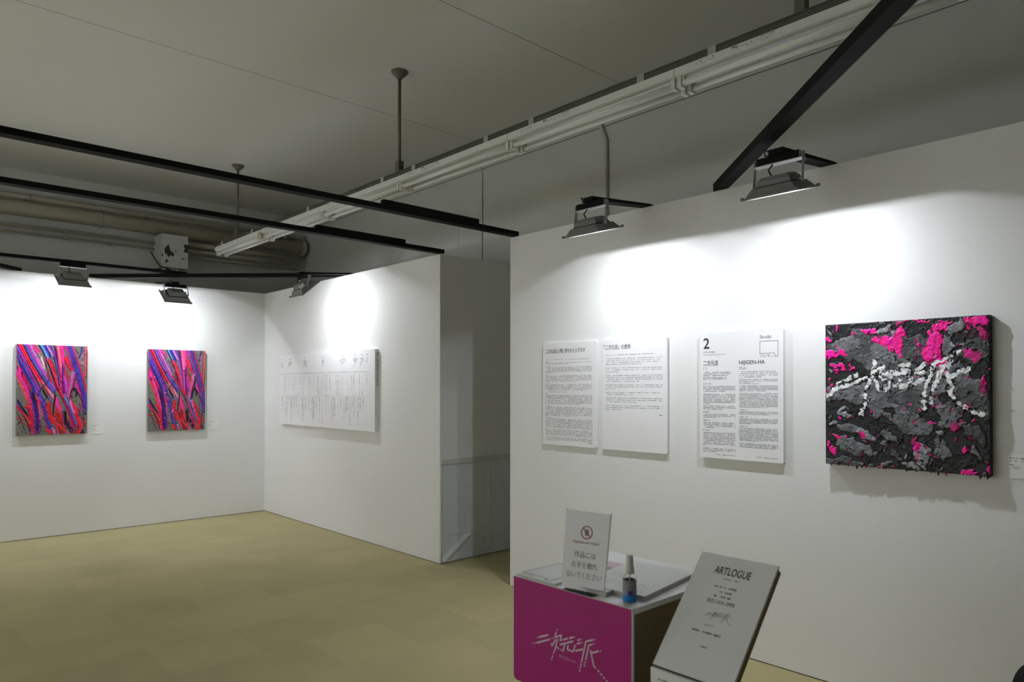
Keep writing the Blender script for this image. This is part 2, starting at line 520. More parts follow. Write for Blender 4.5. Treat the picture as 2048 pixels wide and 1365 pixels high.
# ---------------------------------------------------------------- fluorescent lighting run
rail = thing('lighting_rail', 'long dark olive ceiling rail carrying the row of unlit fluorescent lamps', 'lighting rail', (3.03, 4.0, 3.132))
MB().box(2.995, 3.065, -0.46, 8.26, 3.132, 3.168).build('channel', M_rail, rail)
MB().box(2.990, 3.070, -0.46, 8.26, 3.164, 3.170).build('channel_lip', M_rail, rail)
JO = [8.222, 6.986, 5.749, 4.512, 3.276, 2.040, 0.803, -0.43]
for i in range(7):
    for dy in (-0.21, 0.21):
        yy = JO[i] + (dy if dy < 0 else -1.236 + dy)
        MB().box(2.9885, 3.0715, yy - 0.022, yy + 0.022, 3.1315, 3.172).build('strap', M_strap, rail)
for hy in (7.67, 4.545, 1.41):
    r0 = MB().tube([(3.03, hy, 3.24), (3.03, hy, ZC - 0.045)], 0.0125, 12).build('hanger_rod', M_hang, rail)
    MB().lathe((3.03, hy, ZC), [(0.016, -0.06), (0.022, -0.052), (0.045, -0.030), (0.062, -0.010), (0.066, 0.0)], 28).build('ceiling_cup', M_hang, rail)
    m = MB().box(3.007, 3.053, hy - 0.023, hy + 0.023, 3.168, 3.262)
    m.build('hanger_clamp', M_hang, rail)

def fixture(i):
    y1, y0 = JO[i] - 0.002, JO[i + 1] + 0.002
    names = ['farthest', 'second', 'third', 'fourth', 'fifth', 'sixth', 'nearest']
    where = ['at the rail end', 'between the two long beams', 'above the splice of a beam', 'past the front hanger rod', 'above the wall end floodlight',
             'behind the thick diagonal brace', 'out of the frame']
    t = thing('fluorescent_fixture', 'unlit twin-tube fluorescent fixture, %s in its row, %s' % (names[i], where[i]), 'ceiling light',
              (3.03, (y0 + y1) / 2, 3.09), 0, 'row of unlit twin-tube fluorescent fixtures')
    MB().prism([(2.985, 3.130), (2.985, 3.092), (2.998, 3.088), (3.135, 3.088), (3.148, 3.092), (3.148, 3.130)],
               Matrix(((1, 0, 0, 0), (0, 0, 1, 0), (0, 1, 0, 0), (0, 0, 0, 1))), y0, y1).build('body', M_fix, t)
    # pale reflector fin along the middle
    MB().prism([(3.052, 3.088), (3.066, 3.064), (3.080, 3.088)], Matrix(((1, 0, 0, 0), (0, 0, 1, 0), (0, 1, 0, 0), (0, 0, 0, 1))), y0 + 0.02, y1 - 0.02).build('reflector', M_fix, t)
    for tx in (3.022, 3.112):
        MB().tube([(tx, y0 + 0.018, 3.060), (tx, y1 - 0.018, 3.060)], 0.0155, 14).build('tube', M_tube, t)
        for s, ye in ((1, y0), (-1, y1)):
            h = MB().box(tx - 0.021, tx + 0.021, min(ye + s * 0.006, ye + s * 0.028), max(ye + s * 0.006, ye + s * 0.028), 3.036, 3.090)
            h.box(tx - 0.012, tx + 0.012, min(ye + s * 0.028, ye + s * 0.040), max(ye + s * 0.028, ye + s * 0.040), 3.046, 3.090)
            h.build('lamp_holder', M_socket, t)
    # rating label: illegible dark marks on the side of the body
    Ml = face_minus_x(2.9846, y1 - 0.10, 3.10)
    rr = random.Random(i)
    la, lb = MB(), MB()
    for q in range(26):
        x, y = rr.uniform(0.02, 0.12), rr.uniform(0.0, 0.022)
        la.quad(Ml, x, x + rr.uniform(0.002, 0.007), y, y + 0.003)
    la.build('printed_mark', M_print2, t)
    lb.quad(Ml, 0.215, 0.245, 0.018, 0.026)
    for q in range(50):
        x, y = rr.uniform(0.215, 0.42), rr.uniform(0.0, 0.018)
        lb.quad(Ml, x, x + rr.uniform(0.003, 0.009), y, y + 0.002)
    lb.quad(Ml, 0.36, 0.43, 0.023, 0.026)
    lb.build('rating_label', M_print2, t)
    return t
for i in range(7):
    fixture(i)
o = MB().lathe((2.975, 6.975, 3.030), [(0.022, 0), (0.024, 0.004), (0.024, 0.062), (0.021, 0.066)], 20).build('sensor_cap', M_beige, None, (2.975, 6.975, 3.030))
tag(o, 'small beige cylinder fixed to the far fluorescent lamps', 'sensor')

# ---------------------------------------------------------------- pipes on the rear wall
def pipe(name, label, pts, r, m=M_pipe, clamps=(), collar=None):
    t = thing(name, label, 'pipe', pts[len(pts) // 2])
    MB().tube(pts, r, 16).build('tube', m, t)
    for cx in clamps:
        y, z = pts[0][1], pts[0][2]
        c = MB().tube([(cx - 0.02, y, z), (cx + 0.02, y, z)], r + 0.006, 16)
        c.box(cx - 0.02, cx + 0.02, y, YR - 0.002, z - 0.012, z + 0.012)
        c.build('clamp', M_strap, t)
    if collar:
        MB().tube([(collar, pts[0][1], pts[0][2]), (collar + 0.05, pts[0][1], pts[0][2])], r + 0.02, 20).build('collar', m, t)
    return t
X0 = XL - 0.2
pipe('water_pipe', 'thin cream pipe, topmost of those along the rear wall', [(X0, 9.36, 3.632), (4.63, 9.36, 3.632)], 0.028, clamps=(1.38, 2.13, 2.62, 4.35))
pipe('duct_pipe', 'fat cream duct pipe along the rear wall above the junction box', [(X0, 9.37, 3.500), (4.62, 9.37, 3.500)], 0.085, clamps=(2.09,), collar=4.60)
pipe('conduit_pipe', 'thin pipe left of the junction box, upper of the pair below the duct', [(X0, 9.42, 3.315), (2.690, 9.42, 3.315)], 0.020, clamps=(1.75,))
pipe('conduit_pipe', 'thin pipe left of the junction box, lower of the pair below the duct', [(X0, 9.43, 3.245), (2.690, 9.43, 3.245)], 0.014, clamps=(1.75, 2.2))
pipe('drain_pipe', 'cream pipe right of the junction box, just under the fat duct', [(3.01, 9.38, 3.350), (4.60, 9.38, 3.350)], 0.034)
pipe('drain_pipe', 'cream pipe right of the junction box, middle of the lower bundle', [(3.01, 9.39, 3.268), (4.60, 9.39, 3.268)], 0.024)
pipe('drain_pipe', 'cream pipe right of the junction box, lowest of the bundle', [(3.01, 9.40, 3.195), (4.56, 9.40, 3.195)], 0.017)
# junction box with peeling paint
JX0, JX1, JZ0, JZ1, JY = 2.694, 3.003, 2.998, 3.400, 9.16
jb = thing('junction_box', 'grey white electrical junction box with peeling paint on the rear wall', 'junction box', (2.85, 9.48, JZ0))
MB().box(JX0, JX1, JY, YR - 0.002, JZ0, JZ1).build('box_body', M_boxp, jb)
Mj = face_minus_y(JX0, JY - 0.001, JZ0)
def pz(pts): return [((x - 356) / 415 * (JX1 - JX0), (672 - y) / 530 * (JZ1 - JZ0)) for x, y in pts]
for poly in ([(402, 375), (440, 335), (465, 300), (475, 340), (488, 400), (520, 425), (545, 440), (550, 495), (520, 485), (490, 480), (465, 515), (445, 490), (440, 462), (410, 462)],
             [(410, 580), (438, 542), (466, 578), (440, 595), (430, 612)], [(358, 470), (385, 480), (375, 505), (360, 512)], [(566, 400), (580, 390), (588, 415), (575, 425)],
             [(700, 278), (768, 275), (768, 415), (740, 408), (705, 400), (702, 375), (722, 345), (705, 320)], [(660, 520), (672, 502), (725, 514), (728, 524), (690, 522)],
             [(612, 182), (640, 200), (625, 203)], [(540, 158), (560, 156), (548, 170)]):
    MB().add([Mj @ Vector((*p, 0)) for p in pz(poly)], [tuple(range(len(poly) - 1, -1, -1))]).build('bare_patch', M_peel, jb)
for k, x in enumerate((2.76, 2.84, 2.91)):
    MB().tube([(x, 9.27, 2.945), (x, 9.27, 3.005)], 0.028, 14).build('conduit_stub', M_boxp, jb)
o = MB().tube([(2.655, 9.45, 3.21), (2.672, 9.40, 3.15), (2.668, 9.25, 3.06), (2.675, 9.16, 3.005), (2.72, 9.12, 2.975), (2.80, 9.12, 2.955)], 0.006, 8).build('black_cable', M_cable, None, (2.66, 9.4, 3.1))
tag(o, 'loose black cable hanging at the left of the junction box', 'cable')
# conduits on the side wall
o = MB().tube([(XR - 0.02, 3.98, ZC), (XR - 0.02, 3.955, 3.82), (XR - 0.02, 3.885, 3.66), (XR - 0.02, 3.885, 2.2)], 0.018, 12).build('side_conduit', M_wall2, None, (XR - 0.02, 3.9, 2.2))
tag(o, 'painted conduit kinking down the side wall behind the wall end floodlight', 'conduit')
o = MB().tube([(XR - 0.008, 5.58, ZC), (XR - 0.008, 5.575, 3.87), (XR - 0.008, 5.53, 3.76), (XR - 0.008, 5.53, 2.3)], 0.006, 8).build('wall_cable', M_wall2, None, (XR - 0.008, 5.53, 2.3))
tag(o, 'thin painted cable running down the side wall behind the two beams', 'cable')

# ---------------------------------------------------------------- vinyl sheet on the passage wall
def vinyl():
    t = thing('vinyl_sheet', 'grey vinyl sheet taped over the lower half of the passage wall', 'sheet', (4.2, Y1 - 0.01, 0.0))
    nx, nz = 60, 60
    vs, fs = [], []
    for j in range(nz + 1):
        for i in range(nx + 1):
            u, v = i / nx, j / nz
            x = XW + 0.025 + u * (XR - 0.03 - XW - 0.025)
            z = 0.012 + v * 0.875
            d = 0.004 + 0.010 * max(0, math.sin(9 * u + 5 * v)) * u * (1 - abs(2 * v - 1) ** 2)
            d += 0.012 * math.exp(-((x - 4.28) / 0.006) ** 2) + 0.006 * math.exp(-((z - 0.24 - 0.02 * u) / 0.008) ** 2)
            if u > 0.55:
                d += 0.016 * (0.5 + 0.5 * math.sin(34 * (u + 0.35 * v))) * (u - 0.55) * 2 * v
            if v < 0.25 and u < 0.35:
                d += 0.018 * math.exp(-((v - 0.72 * u) / 0.03) ** 2)
            vs.append((x, Y1 - d, z))
    for j in range(nz):
        for i in range(nx):
            a = j * (nx + 1) + i
            fs.append((a, a + 1, a + nx + 2, a + nx + 1))
    MB().add(vs, fs, True).build('sheet', M_sheet, t)
    MB().box(XW + 0.012, XR - 0.01, Y1 - 0.016, Y1 - 0.001, 0.862, 0.905).build('top_tape', M_sheet2, t)
    MB().box(XW + 0.004, XW + 0.026, Y1 - 0.012, Y1 - 0.001, 0.05, 0.88).build('edge_tape', M_sheet2, t)
vinyl()

# ---------------------------------------------------------------- painted surfaces
def fbm(w, h, cells, seed, octaves=4):
    """smooth value noise on an h x w grid, 0..1"""
    rng = np.random.default_rng(seed)
    out = np.zeros((h, w))
    amp, tot = 1.0, 0.0
    for o in range(octaves):
        cx, cy = cells * 2 ** o, max(1, int(cells * 2 ** o * h / w))
        g = rng.random((cy + 2, cx + 2))
        x = np.linspace(0, cx, w, endpoint=False)
        y = np.linspace(0, cy, h, endpoint=False)
        xi, yi = x.astype(int), y.astype(int)
        fx, fy = x - xi, y - yi
        fx = fx * fx * (3 - 2 * fx)
        fy = (fy * fy * (3 - 2 * fy))[:, None]
        a = g[np.ix_(yi, xi)] * (1 - fx) + g[np.ix_(yi, xi + 1)] * fx
        b = g[np.ix_(yi + 1, xi)] * (1 - fx) + g[np.ix_(yi + 1, xi + 1)] * fx
        out += amp * (a * (1 - fy) + b * fy)
        tot += amp
        amp *= 0.55
    return out / tot

def paint_mesh(name, M, w, h, rgb, height, m, parent):
    """grid of coloured relief: rgb[j,i] from the top-left corner down, local x to the right, y up"""
    ny, nx = height.shape
    x = np.linspace(0, w, nx)
    y = np.linspace(h, 0, ny)
    X, Y = np.meshgrid(x, y)
    P = np.stack([X, Y, height, np.ones_like(X)], -1).reshape(-1, 4) @ np.array(M).T
    P = P[:, :3] - np.array(parent['_w'])
    idx = np.arange(nx * ny).reshape(ny, nx)
    F = np.stack([idx[:-1, :-1], idx[1:, :-1], idx[1:, 1:], idx[:-1, 1:]], -1).reshape(-1, 4)
    me = bpy.data.meshes.new(name)
    me.vertices.add(len(P))
    me.vertices.foreach_set('co', P.astype(np.float32).ravel())
    me.loops.add(len(F) * 4)
    me.loops.foreach_set('vertex_index', F.astype(np.int32).ravel())
    me.polygons.add(len(F))
    me.polygons.foreach_set('loop_start', np.arange(0, len(F) * 4, 4, dtype=np.int32))
    me.polygons.foreach_set('use_smooth', np.ones(len(F), dtype=bool))
    me.update(calc_edges=True)
    at = me.color_attributes.new('paint', 'FLOAT_COLOR', 'POINT')
    c = np.clip(rgb / 255.0, 0, 1)
    c = np.where(c <= 0.04045, c / 12.92, ((c + 0.055) / 1.055) ** 2.4)
    c = np.concatenate([c.reshape(-1, 3), np.ones((nx * ny, 1))], 1)
    at.data.foreach_set('color', c.astype(np.float32).ravel())
    me.materials.append(m)
    o = bpy.data.objects.new(name, me)
    COL.objects.link(o)
    o.parent = parent
    return o

# streaked painting: brush strokes in the coordinates of the canvas (measured on a 1700 x 2190 frame)
PK, MG, RD, OR, VI, PU = (255, 52, 150), (225, 20, 130), (240, 26, 44), (232, 66, 48), (84, 54, 160), (112, 28, 132)
BV, LB, DP, BK, LI, SA, GB, PL = (70, 72, 176), (84, 146, 215), (44, 14, 84), (18, 14, 24), (172, 82, 190), (210, 100, 104), (92, 104, 156), (250, 130, 190)
NV, CR = (36, 30, 140), (205, 24, 80)
STROKES = [
    ([(520, 130), (640, 240), (720, 330)], 90, PK), ([(560, 260), (690, 420), (790, 560)], 70, (122, 120, 124)),
    ([(740, 400), (790, 560), (830, 740)], 60, (228, 224, 222)),
    ([(850, 380), (900, 640), (960, 860), (1060, 1150)], 90, (110, 96, 90)),
    ([(190, 650), (300, 950), (430, 1300), (500, 1600), (530, 2000), (560, 2300)], 170, MG),
    ([(200, 700), (290, 960), (400, 1260), (480, 1600), (500, 1900)], 80, PK),
    ([(300, 800), (420, 1050), (500, 1250)], 70, CR),
    ([(170, 880), (330, 1250), (440, 1600), (490, 1900), (530, 2290)], 44, OR),
    ([(480, 1180), (570, 1500), (610, 1800), (625, 2300)], 110, DP), ([(560, 1450), (620, 1800), (640, 2290)], 46, NV),
    ([(470, 1650), (500, 1900), (520, 2200)], 60, RD),
    ([(640, 1450), (690, 1700), (720, 1900)], 30, PK), ([(620, 1650), (700, 1980), (700, 2290)], 22, PU),
    ([(640, 1450), (740, 1560)], 60, CR),
    ([(190, 300), (330, 620), (480, 900), (640, 1250), (760, 1500), (860, 1900), (960, 2280)], 105, VI),
    ([(185, 420), (310, 700), (450, 960), (590, 1300), (640, 1400)], 44, NV),
    ([(220, 380), (360, 640), (520, 1000), (680, 1330), (800, 1600)], 30, BV),
    ([(600, 1180), (700, 1400), (800, 1500)], 60, (110, 90, 225)),
    ([(205, 190), (420, 620), (600, 1000), (720, 1300)], 90, (118, 58, 180)),
    ([(215, 110), (330, 350), (480, 680), (640, 1020), (760, 1230)], 30, (90, 10, 40)),
    ([(270, 110), (400, 400), (560, 700), (720, 980), (800, 1120)], 92, RD), ([(310, 110), (450, 430), (620, 760), (760, 1010)], 22, OR),
    ([(740, 1010), (880, 1220), (960, 1360), (1020, 1440)], 90, SA), ([(900, 1180), (980, 1330), (1050, 1430)], 36, PL),
    ([(370, 110), (520, 430), (700, 760), (900, 1060), (1050, 1270)], 80, BV), ([(900, 1030), (1000, 1150), (1060, 1250)], 110, BV),
    ([(330, 110), (480, 440), (640, 740), (830, 1040), (1020, 1290)], 24, DP),
    ([(440, 110), (580, 400), (760, 740), (900, 950)], 66, LI), ([(495, 120), (620, 380), (760, 640), (900, 900)], 20, (235, 120, 190)),
    ([(860, 820), (960, 960), (1020, 1060)], 40, CR),
    ([(750, 130), (850, 330), (960, 480)], 84, LB), ([(830, 140), (930, 330), (985, 470)], 52, NV), ([(700, 120), (830, 380), (930, 640), (1010, 830)], 30, BK),
    ([(870, 400), (1000, 620), (1080, 900), (1180, 1280)], 80, (220, 60, 90)), ([(900, 440), (990, 600), (1060, 780), (1090, 900)], 40, RD),
    ([(960, 140), (1080, 420), (1140, 700), (1180, 900), (1230, 1300), (1250, 1450)], 76, VI), ([(900, 160), (1000, 330), (1050, 420)], 30, PL),
    ([(1060, 150), (1140, 500), (1180, 850), (1240, 1250)], 34, DP), ([(1080, 160), (1150, 330)], 40, (90, 50, 50)),
    ([(1205, 140), (1230, 500), (1270, 900), (1320, 1380)], 160, PK), ([(1150, 150), (1200, 500), (1220, 800)], 46, (255, 110, 130)),
    ([(1275, 560), (1280, 900), (1300, 1440)], 70, PU), ([(1310, 900), (1360, 1250)], 60, (214, 60, 190)),
    ([(1330, 420), (1420, 620), (1490, 780)], 90, RD), ([(1340, 800), (1400, 1000)], 90, (170, 50, 70)),
    ([(1360, 160), (1440, 340), (1520, 560)], 76, (255, 46, 100)), ([(1310, 160), (1420, 500), (1500, 800)], 26, PU),
    ([(1440, 160), (1560, 560), (1680, 950), (1780, 1350), (1830, 1800)], 140, VI), ([(1480, 160), (1590, 560), (1700, 950), (1800, 1350), (1850, 1700)], 40, BV),
    ([(1500, 700), (1620, 1000), (1720, 1350), (1790, 1650)], 30, PU),
    ([(1580, 1060), (1640, 1220), (1680, 1330)], 60, PK),
    ([(1520, 180), (1640, 540), (1760, 900), (1850, 1280)], 42, CR), ([(1640, 560), (1760, 900), (1860, 1330)], 20, RD),
    ([(1850, 180), (1840, 700), (1800, 980)], 56, (222, 70, 66)), ([(1760, 300), (1740, 640)], 36, (170, 110, 140)), ([(1750, 180), (1710, 340), (1650, 500)], 30, NV),
    ([(1520, 780), (1420, 1120), (1350, 1460)], 84, PL), ([(1480, 900), (1400, 1200), (1360, 1400)], 30, MG), ([(1570, 860), (1490, 1200), (1380, 1520)], 56, DP),
    ([(960, 700), (1100, 1080), (1250, 1380), (1400, 1700), (1610, 2190)], 86, CR), ([(930, 640), (1060, 1000), (1210, 1330), (1320, 1560)], 30, BK),
    ([(1060, 960), (1200, 1280), (1330, 1540)], 34, RD),
    ([(1270, 1320), (1440, 1680), (1610, 2090)], 92, GB), ([(1340, 1480), (1460, 1760), (1580, 2120)], 34, VI),
    ([(1480, 1500), (1540, 1700), (1640, 1950), (1690, 2080), (1620, 2270)], 96, RD), ([(1430, 1480), (1470, 1650), (1540, 1780)], 60, PL), ([(1540, 2240), (1690, 2240)], 60, RD),
    ([(1600, 1640), (1650, 1730)], 40, RD), ([(1760, 1900), (1800, 2050)], 40, RD),
    ([(150, 1500), (240, 1640), (330, 1800)], 54, (80, 80, 170)), ([(150, 1400), (300, 1650), (450, 1860)], 42, BK),
    ([(150, 1570), (280, 1740), (420, 1920), (510, 2150)], 62, RD), ([(330, 1800), (470, 2000)], 50, OR), ([(150, 1860), (330, 1900)], 24, RD), ([(240, 1950), (480, 2110)], 22, RD),
    ([(350, 1600), (450, 1660), (450, 1760)], 46, RD),
    ([(940, 1500), (900, 1640), (960, 1900), (1000, 2000)], 110, (214, 40, 44)), ([(1080, 1430), (1140, 1600), (1200, 1740)], 110, PK), ([(1060, 1440), (1050, 1640), (1000, 1900)], 34, OR),
    ([(1000, 1900), (1080, 2060), (1190, 2290)], 60, RD), ([(1050, 1760), (1160, 1950), (1250, 2290)], 120, (150, 24, 24)), ([(1200, 1800), (1260, 2000), (1330, 2230)], 60, OR),
    ([(1100, 1680), (1200, 1830)], 40, RD), ([(1220, 1800), (1130, 2020)], 30, RD), ([(1060, 1950), (1200, 2100), (1310, 2220)], 36, (235, 60, 36)), ([(1020, 1960), (990, 1900)], 90, RD),
    ([(1290, 1740), (1300, 1900), (1320, 2090)], 100, BK), ([(1360, 2000), (1420, 2120), (1500, 2230)], 80, (60, 30, 70)), ([(1400, 1900), (1480, 2080), (1560, 2200)], 44, CR),
    ([(1050, 1200), (1070, 1350), (1030, 1600), (1000, 1900)], 34, BK), ([(660, 1320), (760, 1150), (880, 1030), (970, 870)], 26, DP),
    ([(770, 1180), (820, 1300), (930, 1440)], 40, BK), ([(900, 1380), (990, 1500)], 40, GB),
    ([(860, 2160), (930, 2230)], 76, RD), ([(990, 2140), (1050, 2290)], 40, PL), ([(1330, 2220), (1370, 2270)], 50, PK),
    ([(150, 1680), (260, 1960), (380, 2300)], 13, BK), ([(280, 1760), (400, 2000), (490, 2290)], 26, BK),
    ([(1500, 1240), (1540, 1180), (1600, 1300), (1560, 1380)], 46, BK), ([(1480, 1200), (1440, 1330), (1500, 1420)], 22, BK), ([(1600, 1180), (1700, 1430), (1780, 1640)], 18, BK),
    ([(1660, 1500), (1690, 1650), (1640, 1880)], 26, (110, 40, 120)), ([(1740, 1740), (1780, 1940)], 16, BK), ([(1800, 1780), (1812, 1800)], 30, BK), ([(1690, 1800), (1790, 2100)], 10, BK),
    ([(770, 1890), (850, 1950)], 14, BK), ([(700, 2060), (880, 2110)], 8, BK), ([(740, 2110), (800, 2240)], 8, BK), ([(1750, 2180), (1760, 2260)], 40, BK),
    ([(1580, 230), (1640, 330), (1600, 380)], 12, BK), ([(820, 1480), (850, 1380)], 14, BK), ([(840, 1100), (900, 1250)], 18, OR),
]
def streaked(seed, white=True):
    nx, ny = 250, 370
    rgb = np.empty((ny, nx, 3))
    n1 = fbm(nx, ny, 10, seed)
    rgb[:] = np.array((106, 103, 98))
    rgb *= (0.80 + 0.4 * n1)[..., None]
    hgt = np.full((ny, nx), 0.0008)
    U, V = np.meshgrid(np.arange(nx) / (nx - 1), np.arange(ny) / (ny - 1))
    # canvas corners in the measuring frame
    TL, TR, BL, BR = (188, 104), (1880, 174), (138, 2308), (1846, 2262)
    PX = (TL[0] * (1 - U) + TR[0] * U) * (1 - V) + (BL[0] * (1 - U) + BR[0] * U) * V
    PY = (TL[1] * (1 - U) + TR[1] * U) * (1 - V) + (BL[1] * (1 - U) + BR[1] * U) * V
    rng = np.random.default_rng(seed)
    wob = fbm(nx, ny, 22, seed + 5) - 0.5
    spk = fbm(nx, ny, 60, seed + 7, 2)
    full = []
    for pts, w, col in STROKES:                # finer strokes along both flanks of the broad ones
        full.append((pts, w * 1.12, col))
        if w > 55 and len(pts) > 2:
            for sgn_ in (-1, 1):
                p_ = np.array(pts, float)
                d_ = p_[-1] - p_[0]
                n_ = np.array((d_[1], -d_[0])) / (np.hypot(*d_) + 1e-6)
                o_ = sgn_ * w * rng.uniform(0.25, 0.62)
                full.append(([tuple(q_ + n_ * o_) for q_ in p_], rng.uniform(7, 17), [DP, PK, CR, LI, BK, RD, PU][rng.integers(0, 7)]))
    for si, (pts, w, col) in enumerate(full):
        if not white and col == (228, 224, 222):
            continue
        pts = np.array(pts, float)
        if len(pts) > 2:                       # smooth the polyline
            t = np.linspace(0, len(pts) - 1, len(pts) * 5)
            i = np.clip(t.astype(int), 0, len(pts) - 2)
            f = (t - i)[:, None]
            p0, p1, p2, p3 = pts[np.maximum(i - 1, 0)], pts[i], pts[i + 1], pts[np.minimum(i + 2, len(pts) - 1)]
            pts = 0.5 * (2 * p1 + (p2 - p0) * f + (2 * p0 - 5 * p1 + 4 * p2 - p3) * f ** 2 + (3 * p1 - p0 - 3 * p2 + p3) * f ** 3)
        best = np.full(PX.shape, 1e9)
        lat = np.zeros(PX.shape)
        lon = np.zeros(PX.shape)
        run = 0.0
        for a, b in zip(pts[:-1], pts[1:]):
            d = b - a
            L = np.hypot(*d) + 1e-6
            d = d / L
            rx, ry = PX - a[0], PY - a[1]
            s0 = rx * d[0] + ry * d[1]
            s = np.clip(s0, 0, L)
            ex, ey = rx - s * d[0], ry - s * d[1]
            dist = np.hypot(ex, ey)
            k = dist < best
            best = np.where(k, dist, best)
            lat = np.where(k, rx * d[1] - ry * d[0], lat)
            lon = np.where(k, run + s0, lon)
            run += L
        q = np.clip(lat / w * 2, -1, 1)
        mask = best < (w / 2) * (1 + 0.35 * wob * (1 if w > 30 else 2))
        # bristle streaks across the stroke, paler or darker
        ns = 24
        st = rng.random(ns + 2)
        qi = (q + 1) / 2 * ns
        i0 = qi.astype(int)
        sv = st[i0] * (1 - (qi - i0)) + st[np.minimum(i0 + 1, ns + 1)] * (qi - i0)
        k = 0.58 + 0.66 * sv
        if len(pts) > 3:                       # bristles lift off unevenly at both ends
            e_ = rng.random(ns + 2) * min(170, run * 0.22) - 0.2 * w
            ev = e_[i0]
            mask &= (lon > ev * (1 if pts[0][1] > 200 else 0) - 0.3 * w) & (lon < run - ev)
        c = np.array(col, float)[None, None] * k[..., None]
        hi = (sv > 0.86)[..., None] * 0.30
        c = c * (1 - hi) + np.array((250, 215, 235)) * hi
        edge = np.clip((np.abs(q) - 0.80) * 5, 0, 1)[..., None] * (0.5 if w > 40 else 0.2)
        c = c * (1 - edge) + np.array((40, 12, 50)) * edge
        rgb = np.where(mask[..., None], c, rgb)
        hgt = np.where(mask, 0.0012 + 0.0022 * sv * (1 - q * q) + 0.000012 * si, hgt)
    # splatter
    for k in range(70):
        cx, cy, rr = rng.random() * nx, rng.random() ** 0.7 * ny, rng.random() ** 2 * 2.2 + 0.5
        col = [(20, 15, 24), (235, 40, 60), (60, 20, 90), (245, 120, 180), (18, 12, 20)][rng.integers(0, 5)]
        ang = rng.random() * 3.14
        gx, gy = np.meshgrid(np.arange(nx) - cx, np.arange(ny) - cy)
        a = (gx * math.cos(ang) + gy * math.sin(ang)) / (rr * (1 + rng.random() * 3))
        b = (-gx * math.sin(ang) + gy * math.cos(ang)) / rr
        m = a * a + b * b < 1
        rgb[m] = col
        hgt[m] += 0.001
    rough = (spk > 0.60) & (n1 > 0.5)
    rgb[rough] = rgb[rough] * 0.72
    return np.clip(rgb * 1.16, 0, 255), hgt

def painting_streaked(label, x0, z0, w, h, seed, white):
    t = thing('streaked_painting', label, 'painting', (x0 + w / 2, YB, z0), 0, 'pair of streaked paintings on the back wall')
    MB().box(x0, x0 + w, YB - 0.040, YB - 0.002, z0, z0 + h).build('canvas', M_canvas_grey, t)
    rgb, hg = streaked(seed, white)
    hg[0, :] = hg[-1, :] = hg[:, 0] = hg[:, -1] = 0
    paint_mesh('paint', face_minus_y(x0, YB - 0.0405, z0), w, h, rgb, hg, M_paint, t)
    # staples along the left side of the canvas
    s = MB()
    for k in range(30):
        z = z0 + 0.02 + k * (h - 0.04) / 29
        s.box(x0 - 0.0008, x0 + 0.0005, YB - 0.034, YB - 0.026, z - 0.004, z + 0.004)
    s.build('staples', M_gap, t)
painting_streaked('streaked pink and violet painting at far left, with a white patch near its top', 1.165, 1.050, 0.615, 0.915, 3, True)
painting_streaked('streaked pink and violet painting nearer the wall corner, below the junction box', 2.376, 1.046, 0.612, 0.914, 11, False)

